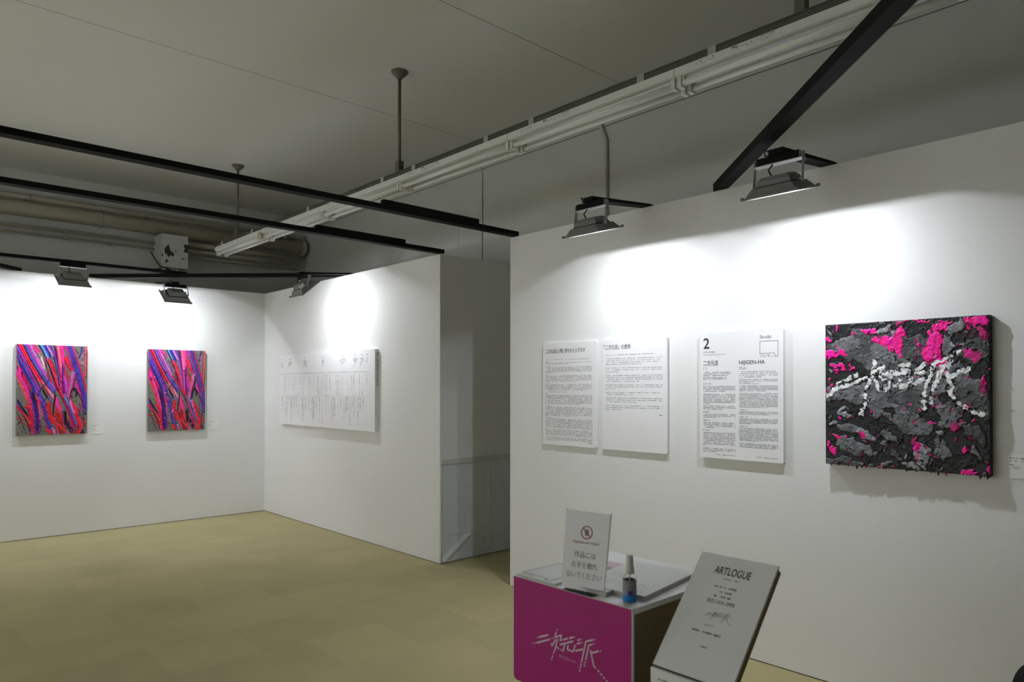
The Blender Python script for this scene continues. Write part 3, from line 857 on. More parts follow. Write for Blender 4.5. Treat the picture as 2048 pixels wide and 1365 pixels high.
# thick black, grey and pink painting; coordinates on a 1020 x 930 frame from its top left corner
def impasto():
    nx, ny = 330, 326
    X, Y = np.meshgrid(np.linspace(0, 1020, nx), np.linspace(0, 925, ny))
    wx = (fbm(nx, ny, 9, 21) - 0.5) * 90 + (fbm(nx, ny, 26, 22) - 0.5) * 46
    wy = (fbm(nx, ny, 9, 23) - 0.5) * 90 + (fbm(nx, ny, 26, 24) - 0.5) * 46
    PX, PY = X + wx, Y + wy
    fine = fbm(nx, ny, 48, 25, 3)
    mid = fbm(nx, ny, 16, 26, 4)
    rgb = np.empty((ny, nx, 3))
    rgb[:] = (24, 25, 27)
    hgt = np.full((ny, nx), 0.002)
    def blob(cx, cy, rx, ry, rot, col, h, jit=0.25):
        nonlocal rgb, hgt
        c, s = math.cos(R(rot)), math.sin(R(rot))
        dx, dy = PX - cx, PY - cy
        a, b = (dx * c + dy * s) / rx, (-dx * s + dy * c) / ry
        d = a * a + b * b
        m = d < 1
        k = (1 - jit + 2 * jit * mid)[..., None]
        rgb = np.where(m[..., None], np.array(col, float) * k, rgb)
        hgt = np.where(m, h * (0.75 + 0.25 * np.clip(2 - 2 * d, 0, 1)), hgt)
    D, G, L, B, P, Q = (64, 67, 68), (92, 94, 97), (118, 120, 124), (20, 21, 23), (250, 14, 134), (140, 14, 84)
    for b in [
        # upper grey field
        (330, 160, 300, 130, 5, D, .004), (250, 200, 210, 90, 10, D, .005), (420, 220, 150, 100, -10, G, .005), (620, 150, 120, 110, 30, D, .004), (480, 330, 260, 60, 0, D, .005),
        (150, 120, 90, 50, 10, G, .006), (700, 60, 300, 40, 0, B, .003), (60, 60, 120, 40, 0, B, .002),
        (900, 130, 130, 110, 0, (40, 18, 30), .003), (960, 220, 90, 80, 0, D, .005), (1000, 330, 60, 70, 0, B, .002),
        # black band on the left
        (160, 320, 190, 62, 4, B, .001), (110, 370, 120, 50, -10, B, .001),
        # central grey band carrying the lettering
        (120, 460, 130, 55, -8, G, .007), (330, 430, 230, 70, -14, G, .006), (560, 420, 260, 100, -8, G, .006), (620, 520, 220, 90, 0, D, .006), (420, 560, 170, 60, 18, G, .008),
        (820, 420, 180, 130, 10, G, .006), (900, 520, 130, 80, 25, D, .007), (780, 590, 90, 70, 0, G, .008), (560, 640, 150, 60, 15, G, .008), (900, 660, 110, 36, -8, G, .009),
        # black holes
        (170, 570, 140, 50, 6, B, .001), (60, 640, 80, 60, 0, B, .001), (470, 730, 200, 60, 26, B, .001), (650, 300, 55, 26, 10, B, .002), (690, 600, 70, 34, 0, B, .002),
        (860, 790, 190, 130, 0, B, .001), (960, 780, 110, 170, 0, B, .001), (430, 830, 200, 80, 10, B, .001), (590, 870, 120, 60, 0, B, .001), (300, 650, 130, 30, 20, B, .001),
        (960, 330, 80, 40, 15, B, .002), (80, 760, 90, 36, 0, B, .001), (420, 560, 46, 22, 0, B, .001), (700, 560, 50, 26, 30, B, .001), (780, 480, 30, 40, 0, B, .001), (930, 600, 60, 30, 40, B, .001),
        # grey flakes below
        (195, 690, 110, 30, 4, G, .009), (290, 720, 70, 30, 30, L, .010), (170, 790, 90, 45, 20, G, .009), (280, 820, 70, 22, 30, G, .010), (430, 740, 60, 22, 45, G, .010), (405, 785, 35, 12, 20, G, .009),
        (640, 830, 60, 70, 20, L, .010), (760, 780, 46, 70, -20, G, .009), (560, 905, 70, 18, 8, L, .010), (160, 900, 170, 22, 4, D, .008), (60, 655, 40, 14, 6, L, .009), (740, 690, 22, 20, 0, L, .010),
        (945, 800, 22, 26, 0, G, .010), (130, 590, 40, 18, 20, L, .008), (950, 690, 80, 40, 30, D, .008), (480, 860, 30, 12, 30, D, .008),
        # pale grey upper flakes
        (400, 55, 62, 24, -10, L, .010), (840, 65, 66, 34, -12, L, .010), (800, 170, 40, 90, 12, G, .010), (850, 170, 50, 30, 0, L, .010), (860, 135, 40, 20, 0, B, .003), (850, 190, 44, 16, 0, B, .003),
        (480, 80, 30, 30, 0, L, .009), (330, 70, 46, 14, 20, (60, 20, 44), .003),
        # pink
        (45, 200, 36, 34, 0, P, .007), (112, 192, 32, 34, 0, P, .007), (80, 240, 16, 14, 0, B, .002), (308, 45, 40, 26, 0, P, .007), (450, 128, 56, 40, 10, P, .006), (500, 100, 32, 60, 10, P, .006),
        (480, 180, 46, 30, 30, P, .006), (372, 110, 24, 18, 0, P, .006), (540, 20, 60, 12, 0, Q, .005), (620, 12, 60, 10, 0, P, .006), (745, 70, 48, 40, 0, P, .007), (705, 130, 62, 60, 0, P, .007), (690, 210, 60, 60, 0, P, .007),
        (700, 280, 46, 30, 0, Q, .005), (745, 290, 18, 44, 0, P, .006), (770, 20, 36, 12, 0, P, .006), (780, 100, 50, 12, 25, B, .003), (640, 95, 22, 24, 20, B, .002),
        (965, 36, 66, 26, -6, P, .008), (980, 110, 30, 44, 0, Q, .006), (930, 240, 40, 30, 0, (190, 30, 120), .006), (975, 410, 28, 26, 0, Q, .006), (1000, 380, 16, 30, 0, P, .007), (915, 60, 14, 40, 0, P, .006),
        (25, 90, 26, 10, -10, P, .006), (25, 150, 20, 6, -10, P, .005), (100, 290, 40, 10, 5, P, .006), (190, 300, 24, 8, 0, P, .006), (14, 800, 14, 30, 0, P, .007), (60, 830, 36, 18, 0, P, .007), (80, 740, 40, 7, 14, P, .006),
        (274, 725, 22, 13, 10, P, .011), (604, 780, 30, 34, 0, P, .010), (590, 735, 22, 22, 0, Q, .009), (612, 860, 8, 50, 10, P, .010), (835, 650, 26, 24, 0, Q, .009), (915, 945, 46, 18, 0, P, .010), (910, 900, 40, 12, 0, P, .010),
        (1002, 905, 12, 34, 0, P, .010), (880, 800, 14, 24, -30, P, .009), (920, 730, 30, 6, 30, Q, .008), (380, 905, 30, 7, -25, P, .008), (690, 640, 20, 7, 0, P, .008), (170, 740, 8, 10, 0, P, .010), (14, 470, 10, 20, 0, Q, .006),
        (1005, 560, 12, 10, 0, P, .009), (60, 300, 10, 34, -30, P, .005), (520, 560, 20, 8, 20, Q, .006), (420, 900, 30, 10, 0, G, .009)]:
        blob(*b)
    # small random flecks
    rng = np.random.default_rng(31)
    for k in range(260):
        cx, cy = rng.random() * 1020, rng.random() * 925
        col = [B, B, L, P, Q, D][rng.integers(0, 6)]
        blob(cx, cy, 4 + rng.random() * 14, 3 + rng.random() * 6, rng.random() * 180, col, 0.003 + rng.random() * 0.006)
    # torn white lettering
    WH = (206, 209, 210)
    lets = [[(92, 393), (150, 366), (225, 336)], [(22, 470), (60, 436), (120, 418), (205, 382), (290, 352)], [(342, 255), (338, 290), (330, 340), (285, 420)], [(332, 320), (398, 285), (380, 350)],
            [(345, 370), (362, 430)], [(280, 472), (290, 500)], [(280, 520), (268, 546)], [(256, 572), (250, 585)], [(410, 335), (480, 310)], [(510, 288), (566, 270)], [(390, 362), (470, 332), (555, 312)],
            [(440, 385), (416, 440)], [(505, 360), (470, 405), (540, 410), (566, 372), (572, 335)], [(600, 305), (664, 272)], [(600, 334), (646, 318)], [(590, 390), (655, 360)],
            [(708, 275), (690, 340), (652, 462)], [(706, 276), (804, 234)], [(754, 300), (730, 370), (708, 430)], [(756, 300), (810, 268)], [(786, 330), (812, 400), (802, 440), (830, 485)], [(806, 352), (880, 322)],
            [(836, 208), (848, 216)], [(892, 316), (906, 306)], [(640, 505), (648, 512)], [(646, 532), (660, 545)], [(930, 560), (942, 566)], [(972, 568), (984, 574)], [(860, 515), (900, 540)], [(690, 480), (694, 500)]]
    wn = fbm(nx, ny, 40, 41, 3)
    LX = X + (fbm(nx, ny, 34, 42, 3) - 0.5) * 34
    LY = Y + (fbm(nx, ny, 34, 43, 3) - 0.5) * 34
    for pl in lets:
        pl = np.array(pl, float)
        best = np.full(X.shape, 1e9)
        for a, b in zip(pl[:-1], pl[1:]):
            d = b - a
            L2 = (d ** 2).sum() + 1e-6
            s = np.clip(((LX - a[0]) * d[0] + (LY - a[1]) * d[1]) / L2, 0, 1)
            best = np.minimum(best, np.hypot(LX - a[0] - s * d[0], LY - a[1] - s * d[1]))
        small = np.hypot(*(pl[-1] - pl[0])) < 26
        m = (best < ((15 if small else 12.0) * (0.45 + 1.15 * wn))) & (fine > 0.30)
        rgb = np.where(m[..., None], np.array(WH, float) * (0.92 + 0.16 * mid)[..., None], rgb)
        hgt = np.where(m, 0.0055, hgt)
        # black crumbs beside the lettering
        m2 = (best > 12) & (best < 26) & (wn > 0.60)
        rgb = np.where(m2[..., None], np.array(B, float), rgb)
        hgt = np.where(m2, 0.002, hgt)
    ridge = np.abs(fbm(nx, ny, 20, 51, 4) - 0.5)
    hgt = hgt + 0.006 * (mid - 0.5) + 0.004 * (fine - 0.5) + 0.003 * np.exp(-(ridge / 0.015) ** 2)
    hgt = np.maximum(hgt, 0.0005)
    rgb = rgb * (0.80 + 0.40 * fine)[..., None]
    return np.clip(rgb * 1.16, 0, 255), hgt
def painting_right():
    y1, y0, z0, z1 = 1.590, 0.866, 1.146, 1.862
    w, h = y1 - y0, z1 - z0
    t = thing('impasto_painting', 'square black, grey and pink painting with thick torn paint on the right wall', 'painting', (XW, (y0 + y1) / 2, z0))
    MB().box(XW - 0.045, XW - 0.002, y0, y1, z0, z1).build('canvas', M_canvas_black, t)
    rgb, hg = impasto()
    hg[0, :] = hg[-1, :] = hg[:, 0] = hg[:, -1] = 0
    paint_mesh('paint', face_minus_x(XW - 0.0452, y1, z0), w, h, rgb, hg, M_impasto, t)
    rng = random.Random(5)
    for nm, m, n in (('black_drips', M_canvas_black, 46), ('pink_drips', M_dripp, 14)):
        d = MB()
        for k in range(n):
            e = rng.random()
            s = rng.uniform(0.003, 0.008)
            lp = rng.uniform(0.001, 0.008) if rng.random() < 0.85 else 0.016
            x = XW - 0.045 + rng.uniform(-0.006, 0.02)
            if e < 0.62:
                y = rng.uniform(y0, y1)
                a, b = (x, y, z0 + 0.002), (x - 0.002, y + rng.uniform(-0.006, 0.004), z0 - lp)
            elif e < 0.90:
                z = rng.uniform(z0, z1)
                a, b = (x, y0 + 0.002, z), (x - 0.002, y0 - lp * 0.7, z + rng.uniform(-0.008, 0.004))
            else:
                y = rng.uniform(y0, y1)
                a, b = (x, y, z1 - 0.002), (x, y, z1 + lp * 0.35)
            d.tube([a, ((a[0] + b[0]) / 2, (a[1] + b[1]) / 2, (a[2] + b[2]) / 2), b], [s, s * 0.7, s * 0.15], 6)
        d.build(nm, m, t)
M_dripp = mat('pink_paint', lin((235, 14, 126)), 0.4)
painting_right()

# ---------------------------------------------------------------- printed boards
def rowmarks(mb, M, x0, x1, ytop, rows, pitch, hgt, seed, last=1.0, cell=0.006, fill=0.8, z=0.0):
    """illegible small print: rows of tiny dashes"""
    rr = random.Random(seed)
    for k in range(rows):
        y = ytop - k * pitch
        xe = x1 if k < rows - 1 else x0 + (x1 - x0) * last
        x = x0
        while x < xe - cell * 0.5:
            w = cell * rr.uniform(0.5, 1.6)
            if rr.random() < fill:
                hh = hgt * rr.uniform(0.55, 1.0)
                mb.quad(M, x, min(x + w * 0.85, xe), y - hh / 2, y + hh / 2, z)
            x += w
def colmarks(mb, M, x, ytop, ybot, w, seed, cell=0.007, fill=0.8):
    rr = random.Random(seed)
    y = ytop
    while y > ybot:
        h = cell * rr.uniform(0.5, 1.6)
        if rr.random() < fill:
            ww = w * rr.uniform(0.5, 1.0)
            mb.quad(M, x - ww / 2, x + ww / 2, y - h * 0.8, y)
        y -= h

def board(name, label, x, yl, z0, w, h, th, group=None, cat='text board'):
    """a foam board on a wall that faces -X; yl is its left edge as seen"""
    t = thing(name, label, cat, (x, yl - w / 2, z0), 0, group)
    b = MB()
    c = 0.006
    b.prism([(c, 0), (w - c, 0), (w, c), (w, h - c), (w - c, h), (c, h), (0, h - c), (0, c)], face_minus_x(x, yl, z0), 0.002, th)
    b.build('panel', M_white, t)
    return t, face_minus_x(x - th - 0.0004, yl, z0)
GB_ = 'white text boards on the right wall'
TH = 0.018
# 1: long essay
t, M = board('text_board', 'white essay board densely filled with print, next to the end of the right wall', XW, 3.674, 1.123, 0.516, 0.735, TH, GB_)
MB().text('二次元派は人類に何をもたらすのか', M @ Matrix.Translation((0.027, 0.664, 0)), 0.034, width=0.385, bold=0.0004).build('title', M_print, t)
tx = MB()
yy = 0.615
for bi, (n, last, hd) in enumerate([(1, .95, 0), (2, .5, 1), (6, .25, 1), (6, .65, 1), (6, .85, 1), (1, .5, 0), (9, .75, 1), (9, .7, 1), (9, 1, 1), (6, 1, 0), (4, .3, 0)]):
    if hd:
        rowmarks(tx, M, 0.025, 0.045 + 0.02 * (bi % 3), yy, 1, 0.01, 0.0045, bi + 50)
        yy -= 0.0077
    rowmarks(tx, M, 0.025, 0.478, yy, n, 0.0077, 0.0036, bi, last, cell=0.0055, fill=0.72)
    yy -= 0.0077 * n + 0.0082
rowmarks(tx, M, 0.44, 0.475, 0.028, 1, 0.01, 0.005, 9)
tx.build('small_print', M_print2, t)
# bent lower corner of this board
MB().prism([(0.490, -0.001), (0.5165, 0.010), (0.5165, 0.018), (0.500, 0.008)], M, -0.0002, 0.0012).build('bent_corner', M_white_edge, t)
# 2: mission statement
t, M = board('text_board', 'white board with widely spaced print and an empty lower part, second from the wall end', XW, 3.107, 1.122, 0.520, 0.735, TH, GB_)
MB().text('「二次元派」の使命', M @ Matrix.Translation((0.014, 0.672, 0)), 0.035, width=0.225, bold=0.0003).build('title', M_print, t)
tx = MB()
yy = 0.632
for bi, (n, last) in enumerate([(1, .9), (4, .65), (3, .25), (4, .62), (3, .2), (2, .5), (3, .55), (3, .3)]):
    rowmarks(tx, M, 0.027, 0.488, yy, n, 0.0128, 0.0042, bi + 70, last, fill=0.75)
    yy -= 0.0128 * n + 0.0115
rowmarks(tx, M, 0.462, 0.488, yy - 0.004, 1, 0.01, 0.006, 9)
tx.build('small_print', M_print2, t)
# 3: exhibition board
t, M = board('text_board', 'white exhibition board headed with a large 2, left of the pink and black painting', XW, 2.347, 1.124, 0.518, 0.738, 0.024, GB_)
def bpx(x, y):       # from the measured frame of this board to metres
    return ((x - 90) / 708 * 0.518, 0.738 - (y - (122 - (x - 90) * 0.058)) / 1090 * 0.738)
MB().text('2', M @ Matrix.Translation((0.022, 0.645, 0)), 0.088, bold=0.0012).build('number', M_print, t)
ti = MB().text('二次元派', M @ Matrix.Translation((0.022, 0.545, 0)), 0.034, width=0.100, bold=0.0004)
ti.text('NIJIGEN-HA', M @ Matrix.Translation((0.256, 0.547, 0)), 0.031, width=0.156, bold=0.0003)
ti.build('title', M_print, t)
lg = MB().text('Study:', M @ Matrix.Translation((0.382, 0.688, 0)), 0.027, width=0.072)
fr = [(0.383, 0.602), (0.383, 0.672), (0.489, 0.672), (0.489, 0.588), (0.470, 0.588), (0.470, 0.604), (0.383, 0.604)]
for a, b in zip(fr[:-1], fr[1:]):
    lg.bar2d(M, a, b, 0.0022)
lg.build('study_logo', M_print, t)
tx = MB()
tx.text('大阪府立中之島図書館', M @ Matrix.Translation((0.022, 0.620, 0)), 0.0095, width=0.080)
tx.text('Osaka Prefectural Nakanoshima Library', M @ Matrix.Translation((0.022, 0.605, 0)), 0.009, width=0.150)
rowmarks(tx, M, 0.384, 0.466, 0.594, 2, 0.007, 0.004, 3)
rowmarks(tx, M, 0.022, 0.046, 0.530, 2, 0.009, 0.005, 4)
rowmarks(tx, M, 0.256, 0.300, 0.530, 2, 0.009, 0.004, 5)
rowmarks(tx, M, 0.022, 0.210, 0.503, 3, 0.0095, 0.005, 6, .85)
rowmarks(tx, M, 0.022, 0.175, 0.472, 2, 0.0085, 0.005, 7)
rowmarks(tx, M, 0.256, 0.488, 0.505, 4, 0.0105, 0.004, 8, .6)
rowmarks(tx, M, 0.256, 0.485, 0.459, 3, 0.0085, 0.004, 9, .3)
rowmarks(tx, M, 0.022, 0.075, 0.436, 1, 0.01, 0.006, 10)
yy = 0.420
for bi, (n, last, hd) in enumerate([(4, .7, 0), (7, .2, 0), (3, .6, 0), (3, .4, 1), (4, .4, 1), (9, .1, 1), (3, .4, 0)]):
    if hd:
        rowmarks(tx, M, 0.022, 0.07, yy + 0.002, 1, 0.01, 0.006, bi + 90)
        yy -= 0.012
    rowmarks(tx, M, 0.022, 0.232, yy, n, 0.0092, 0.0048, bi + 20, last, fill=0.85)
    yy -= 0.0092 * n + (0.003 if bi == 1 else 0.010)
tx.text('Prologue to the "NIJIGEN-HA" exhibition', M @ Matrix.Translation((0.256, 0.434, 0)), 0.0075, width=0.124)
yy = 0.424
for bi, (n, last, hd) in enumerate([(5, .7, 0), (12, .75, 0), (3, .8, 1), (5, .3, 1), (11, .6, 1), (4, .95, 0)]):
    if hd:
        rowmarks(tx, M, 0.256, 0.31, yy + 0.001, 1, 0.01, 0.005, bi + 95, cell=0.004)
        yy -= 0.010
    rowmarks(tx, M, 0.256, 0.488, yy, n, 0.0070, 0.0038, bi + 40, last, cell=0.0045, fill=0.88)
    yy -= 0.0070 * n + 0.009
tx.text('JP', M @ Matrix.Translation((0.206, 0.075, 0)), 0.0085)
tx.text('EN', M @ Matrix.Translation((0.462, 0.085, 0)), 0.0085)
rowmarks(tx, M, 0.105, 0.232, 0.022, 1, 0.01, 0.0045, 12)
rowmarks(tx, M, 0.362, 0.488, 0.024, 1, 0.01, 0.0035, 13)
tx.build('small_print', M_print2, t)
# 4: timeline on the divider wall
t, M = board('timeline_board', 'wide white timeline board of tiny vertical print on the divider wall', XW, 8.045, 1.104, 2.105, 0.806, 0.042)
tl = MB()
rr = random.Random(4)
def heads(x, w, n, y, yb):
    for k in range(n):
        colmarks(tl, M, x + w * k / max(1, n - 1), y, yb + rr.uniform(0, 0.05), 0.010, k + int(x * 100), 0.008, 0.7)
for x, w, n in ((0.035, 0.05, 4), (0.25, 0.06, 5), (0.62, 0.06, 5), (1.05, 0.03, 3), (1.43, 0.11, 7), (1.71, 0.06, 5), (1.84, 0.06, 5), (1.955, 0.02, 3)):
    tl.quad(M, x + w / 2 - 0.014, x + w / 2 + 0.010, 0.752, 0.759)
    heads(x, w, n, 0.728, 0.655)
x = 0.03
while x < 1.99:
    tl.quad(M, x, x + 0.020, 0.585, 0.592)
    x += rr.uniform(0.04, 0.062)
for x in (1.70, 1.83):
    colmarks(tl, M, x, 0.66, 0.62, 0.006, 3)
x = 0.03
while x < 1.97:
    x += rr.choice((0.011, 0.012, 0.012, 0.014, 0.03))
    if rr.random() < 0.55:
        colmarks(tl, M, x, 0.562, rr.choice((0.55, 0.40, 0.34, 0.33, 0.46)), 0.0055, int(x * 1000), 0.0075, 0.72)
x = 0.03
while x < 1.97:
    x += rr.choice((0.011, 0.012, 0.012, 0.014, 0.028))
    if rr.random() < 0.66:
        colmarks(tl, M, x, 0.330, rr.choice((0.24, 0.18, 0.13, 0.09, 0.05, 0.20)), 0.0055, int(x * 1000) + 7, 0.0075, 0.76)
tl.build('vertical_print', M_print2, t)
sp = MB()
Msp = face_minus_y(XW - 0.042, 8.045 - 2.105 - 0.0005, 1.104)
colmarks(sp, Msp, 0.029, 0.775, 0.46, 0.009, 5, 0.012, 0.85)
colmarks(sp, Msp, 0.014, 0.775, 0.14, 0.006, 6, 0.010, 0.85)
sp.build('spine_print', M_print2, t)
ru = MB().quad(M, 0.02, 1.98, 0.344, 0.3455)
ru.quad(M, 0.02, 1.98, 0.572, 0.5732)
ru.build('rule_lines', M_rule, t)

# caption cards
def caption(label, M, w, h, seed, origin):
    t = thing('caption_card', label, 'caption', origin, 0, 'small caption cards beside the paintings')
    MB().prism([(0, 0), (w, 0), (w, h), (0, h)], M, 0.0013, 0.003).build('card', M_paper, t)
    M2 = M @ Matrix.Translation((0, 0, 0.0034))
    p = MB()
    p_b = MB()
    rowmarks(p, M2, 0.006, w * 0.62, h - 0.018, 1, 0.01, 0.006, seed)
    rowmarks(p, M2, 0.006, w * 0.48, h - 0.030, 1, 0.01, 0.004, seed + 1)
    rowmarks(p, M2, 0.006, w * 0.16, h - 0.048, 1, 0.01, 0.004, seed + 2)
    rowmarks(p, M2, 0.006, w * 0.36, h - 0.057, 2, 0.007, 0.003, seed + 3, .8)
    p.build('caption_print', M_print2, t)
caption('small white caption card to the right of the far left streaked painting', face_minus_y(1.833, YB, 1.035), 0.115, 0.114, 1, (1.89, YB, 1.035))
caption('small white caption card just right of the streaked painting nearer the corner', face_minus_y(3.036, YB, 1.035), 0.115, 0.114, 2, (3.09, YB, 1.035))
caption('small white caption card at the right edge beside the pink and black painting', face_minus_x(XW, 0.810, 1.142), 0.140, 0.106, 3, (XW, 0.74, 1.142))

# ---------------------------------------------------------------- reception plinth
KX0, KX1, KY0, KY1, KZ = 1.385, 1.82, 1.067, 1.493, 1.0
k = thing('display_plinth', 'white-topped plinth with a magenta front panel and dark brown side', 'plinth', ((KX0 + KX1) / 2, (KY0 + KY1) / 2, 0))
MB().box(KX0 + 0.012, KX1, KY0 + 0.004, KY1 - 0.03, 0, KZ - 0.014).build('body', M_brown, k)
MB().box(KX0 + 0.0075, KX1 + 0.004, KY0, KY1, KZ - 0.014, KZ).build('top_board', M_white, k)
Mk = face_minus_x(KX0 + 0.0075, KY1, 0)
w = KY1 - KY0
arc = [(0.014 - 0.014 * math.cos(a), 0.706 + 0.014 - 0.014 * math.sin(a)) for a in [math.pi / 2 * i / 6 for i in range(7)]]
arc2 = [(w - x, y) for x, y in arc[::-1]]
pan = MB().prism(arc + arc2 + [(w, KZ), (0, KZ)], Mk, 0, 0.0065)
pan.build('front_panel', M_white_edge, k)
pf = MB().add([face_minus_x(KX0 + 0.0006, KY1, 0) @ Vector((x, y, 0)) for x, y in [(x + (0.002 if x < w / 2 else -0.003), y) for x, y in arc + arc2] + [(w - 0.003, KZ - 0.0015), (0.002, KZ - 0.0015)]],
              [tuple(range(len(arc) * 2 + 2))])
pfo = pf.build('magenta_face', M_pink, k)
LOGO = [[(1.392, 0.848)], [(1.386, 0.851), (1.353, 0.865)], [(1.411, 0.826)], [(1.403, 0.83)], [(1.397, 0.832), (1.346, 0.855)], [(1.339, 0.859)], [(1.332, 0.862)], [(1.319, 0.887)], [(1.322, 0.881), (1.327, 0.865), (1.302, 0.878), (1.309, 0.86)], [(1.324, 0.861), (1.339, 0.839), (1.341, 0.846)], [(1.317, 0.864), (1.329, 0.827)], [(1.331, 0.825), (1.333, 0.82)], [(1.335, 0.814), (1.337, 0.809)], [(1.339, 0.805), (1.34, 0.801)], [(1.323, 0.841), (1.312, 0.839)], [(1.307, 0.838), (1.303, 0.837)], [(1.302, 0.864)], [(1.298, 0.866), (1.28, 0.875)], [(1.275, 0.876), (1.261, 0.883)], [(1.257, 0.884)], [(1.31, 0.85), (1.261, 0.872)], [(1.291, 0.857), (1.298, 0.835)], [(1.279, 0.857), (1.282, 0.845), (1.261, 0.845), (1.253, 0.865)], [(1.246, 0.879), (1.238, 0.882)], [(1.234, 0.884)], [(1.248, 0.869), (1.236, 0.874)], [(1.231, 0.876)], [(1.253, 0.849), (1.228, 0.86)], [(1.187, 0.896)], [(1.192, 0.894), (1.217, 0.883), (1.232, 0.825)], [(1.232, 0.822), (1.234, 0.816)], [(1.235, 0.813), (1.237, 0.808)], [(1.237, 0.804), (1.239, 0.799)], [(1.191, 0.884)], [(1.196, 0.881), (1.207, 0.876), (1.217, 0.835)], [(1.219, 0.831), (1.22, 0.826)], [(1.221, 0.822), (1.222, 0.817)], [(1.201, 0.865), (1.191, 0.829), (1.183, 0.823)], [(1.177, 0.821), (1.172, 0.818)], [(1.168, 0.815), (1.163, 0.812)], [(1.159, 0.809), (1.154, 0.806)], [(1.15, 0.803), (1.145, 0.8)], [(1.197, 0.859), (1.174, 0.87)], [(1.167, 0.872)]]
def logo(mb, M, sc=1.0, wd=0.0042):
    for st in LOGO:
        p = [((1.493 - y) * sc, (z - 0.70) * sc) for y, z in st]
        if len(p) == 1:
            mb.bar2d(M, (p[0][0] - wd * 0.4, p[0][1]), (p[0][0] + wd * 0.4, p[0][1] + 0.0004), wd * 0.85)
        for a, b in zip(p[:-1], p[1:]):
            mb.bar2d(M, a, b, wd)
lo = MB()
logo(lo, face_minus_x(KX0 + 0.0002, KY1, 0.70))
lo.build('dashed_logo', M_logo, k)
MB().text('NIJIGEN-HA', face_minus_x(KX0 + 0.0002, 1.312, 0.8155), 0.0125, width=0.060).build('logo_caption', M_nij, k)

# things lying on the plinth
def sheet_stack(name, label, cat, corner, ang, lx, ly, h, mcover, mside, group=None):
    """a stack lying flat; corner is its near right corner, ang turns its long side from +X"""
    t = thing(name, label, cat, (*corner, KZ))
    M = Matrix.Translation((*corner, KZ)) @ Matrix.Rotation(ang, 4, 'Z')
    b = MB().box(0, lx, 0, ly, 0, h - 0.0015, M)
    b.build('pages', mside, t)
    MB().box(-0.001, lx + 0.001, -0.001, ly + 0.001, h - 0.0015, h, M).build('cover', mcover, t)
    return t, M @ Matrix.Translation((0, 0, h + 0.0003))
# flyers with the framed logo, front left corner
t, M = sheet_stack('flyer_stack', 'stack of white flyers with a black outlined frame at the left of the plinth', 'flyers', (1.398, 1.336), 0.0, 0.21, 0.150, 0.006, M_paper, M_paper2)
p = MB()
fr = [(0.019, 0.147), (0.016, 0.048), (0.004, 0.047), (0.004, 0.030), (0.165, 0.030), (0.165, 0.144), (0.019, 0.147)]
for a, b in zip(fr[:-1], fr[1:]):
    p.bar2d(M, a, b, 0.0022)
p.text('Study:', M @ Matrix(((0, 1, 0, 0.006), (-1, 0, 0, 0.140), (0, 0, 1, 0), (0, 0, 0, 1))), 0.009, width=0.05)
p.build('study_logo', M_print, t)
# A4 newsletter, front right
NH = 0.013
t, M = sheet_stack('newsletter_stack', 'white printed newsletter stack lying behind the spray bottle', 'newsletters', (1.462, 1.086), R(8.5), 0.297, 0.205, NH, M_paper, M_paper2)
p = MB()
rowmarks(p, M, 0.04, 0.10, 0.15, 5, 0.012, 0.004, 3, .6, fill=0.5)
rowmarks(p, M, 0.12, 0.18, 0.17, 4, 0.012, 0.004, 4, .6, fill=0.5)
rowmarks(p, M, 0.02, 0.09, 0.06, 4, 0.012, 0.004, 5, .6, fill=0.5)
p.build('faint_print', M_rule, t)
t, M = sheet_stack('booklet', 'small grey booklet lying at the foot of the acrylic sign', 'booklet', (1.416, 1.176), R(6), 0.060, 0.10, 0.012, M_cover, M_paper2)
t, M = sheet_stack('pink_flyers', 'pale pink flyers at the back of the plinth behind the sign', 'flyers', (1.640, 1.305), R(8), 0.055, 0.15, 0.010, M_pinkpaper, M_paper2)
def pen(label, x, y, ang, body, tip):
    t = thing('pen', label, 'pen', (x, y, KZ), 0, 'pens lying on the plinth')
    d = Vector((math.cos(ang), math.sin(ang), 0))
    c = Vector((x, y, KZ + 0.0052))
    MB().tube([c, c + d * 0.105], 0.005, 10).build('barrel', body, t)
    MB().tube([c - d * 0.022, c - d * 0.016, c], [0.0012, 0.003, 0.005], 10).build('tip', tip, t)
    MB().tube([c + d * 0.105, c + d * 0.118], 0.0046, 10).build('cap', tip, t)
pen('black and chrome pen nearest the grey booklet on the plinth', 1.512, 1.302, R(-3), M_cable, M_chrome)
pen('black pen in the middle of the three on the plinth', 1.520, 1.318, R(-2), M_cable, M_chrome)
pen('yellow barrelled pen nearest the pink flyers on the plinth', 1.525, 1.336, R(-4), M_yellow, M_chrome)

# acrylic sign
s = thing('acrylic_sign', 'leaning acrylic stand asking visitors not to touch the works, on the plinth', 'sign', (1.40, 1.25, KZ))
BLc, BRc = Vector((1.393, 1.309, KZ + 0.003)), Vector((1.420, 1.187, KZ + 0.003))
TLc, TRc = Vector((1.426, 1.318, 1.2055)), Vector((1.453, 1.1885, 1.2025))
ex = (BRc - BLc).normalized()
ey = ((TLc - BLc) - ex * (TLc - BLc).dot(ex)).normalized()
ez = ex.cross(ey)
Ms = Matrix((ex, ey, ez)).transposed().to_4x4()
Ms.translation = BLc
sw, sh = (BRc - BLc).length, (TLc - BLc).dot(ey)
lean = (TLc - BLc).dot(ex)
def sgn(poly, z0, z1):
    return MB().prism(poly, Ms, z0, z1)
sgn([(0, 0), (sw, 0), (sw + 0.004, sh), (-0.004, sh)], -0.0035, 0.0).build('printed_sheet', M_white, s)
ed = sgn([(-0.001, 0), (0.0, 0), (-0.004, sh), (-0.005, sh)], -0.0045, 0.001)
ed.prism([(sw, 0), (sw + 0.001, 0), (sw + 0.005, sh), (sw + 0.004, sh)], Ms, -0.0045, 0.001)
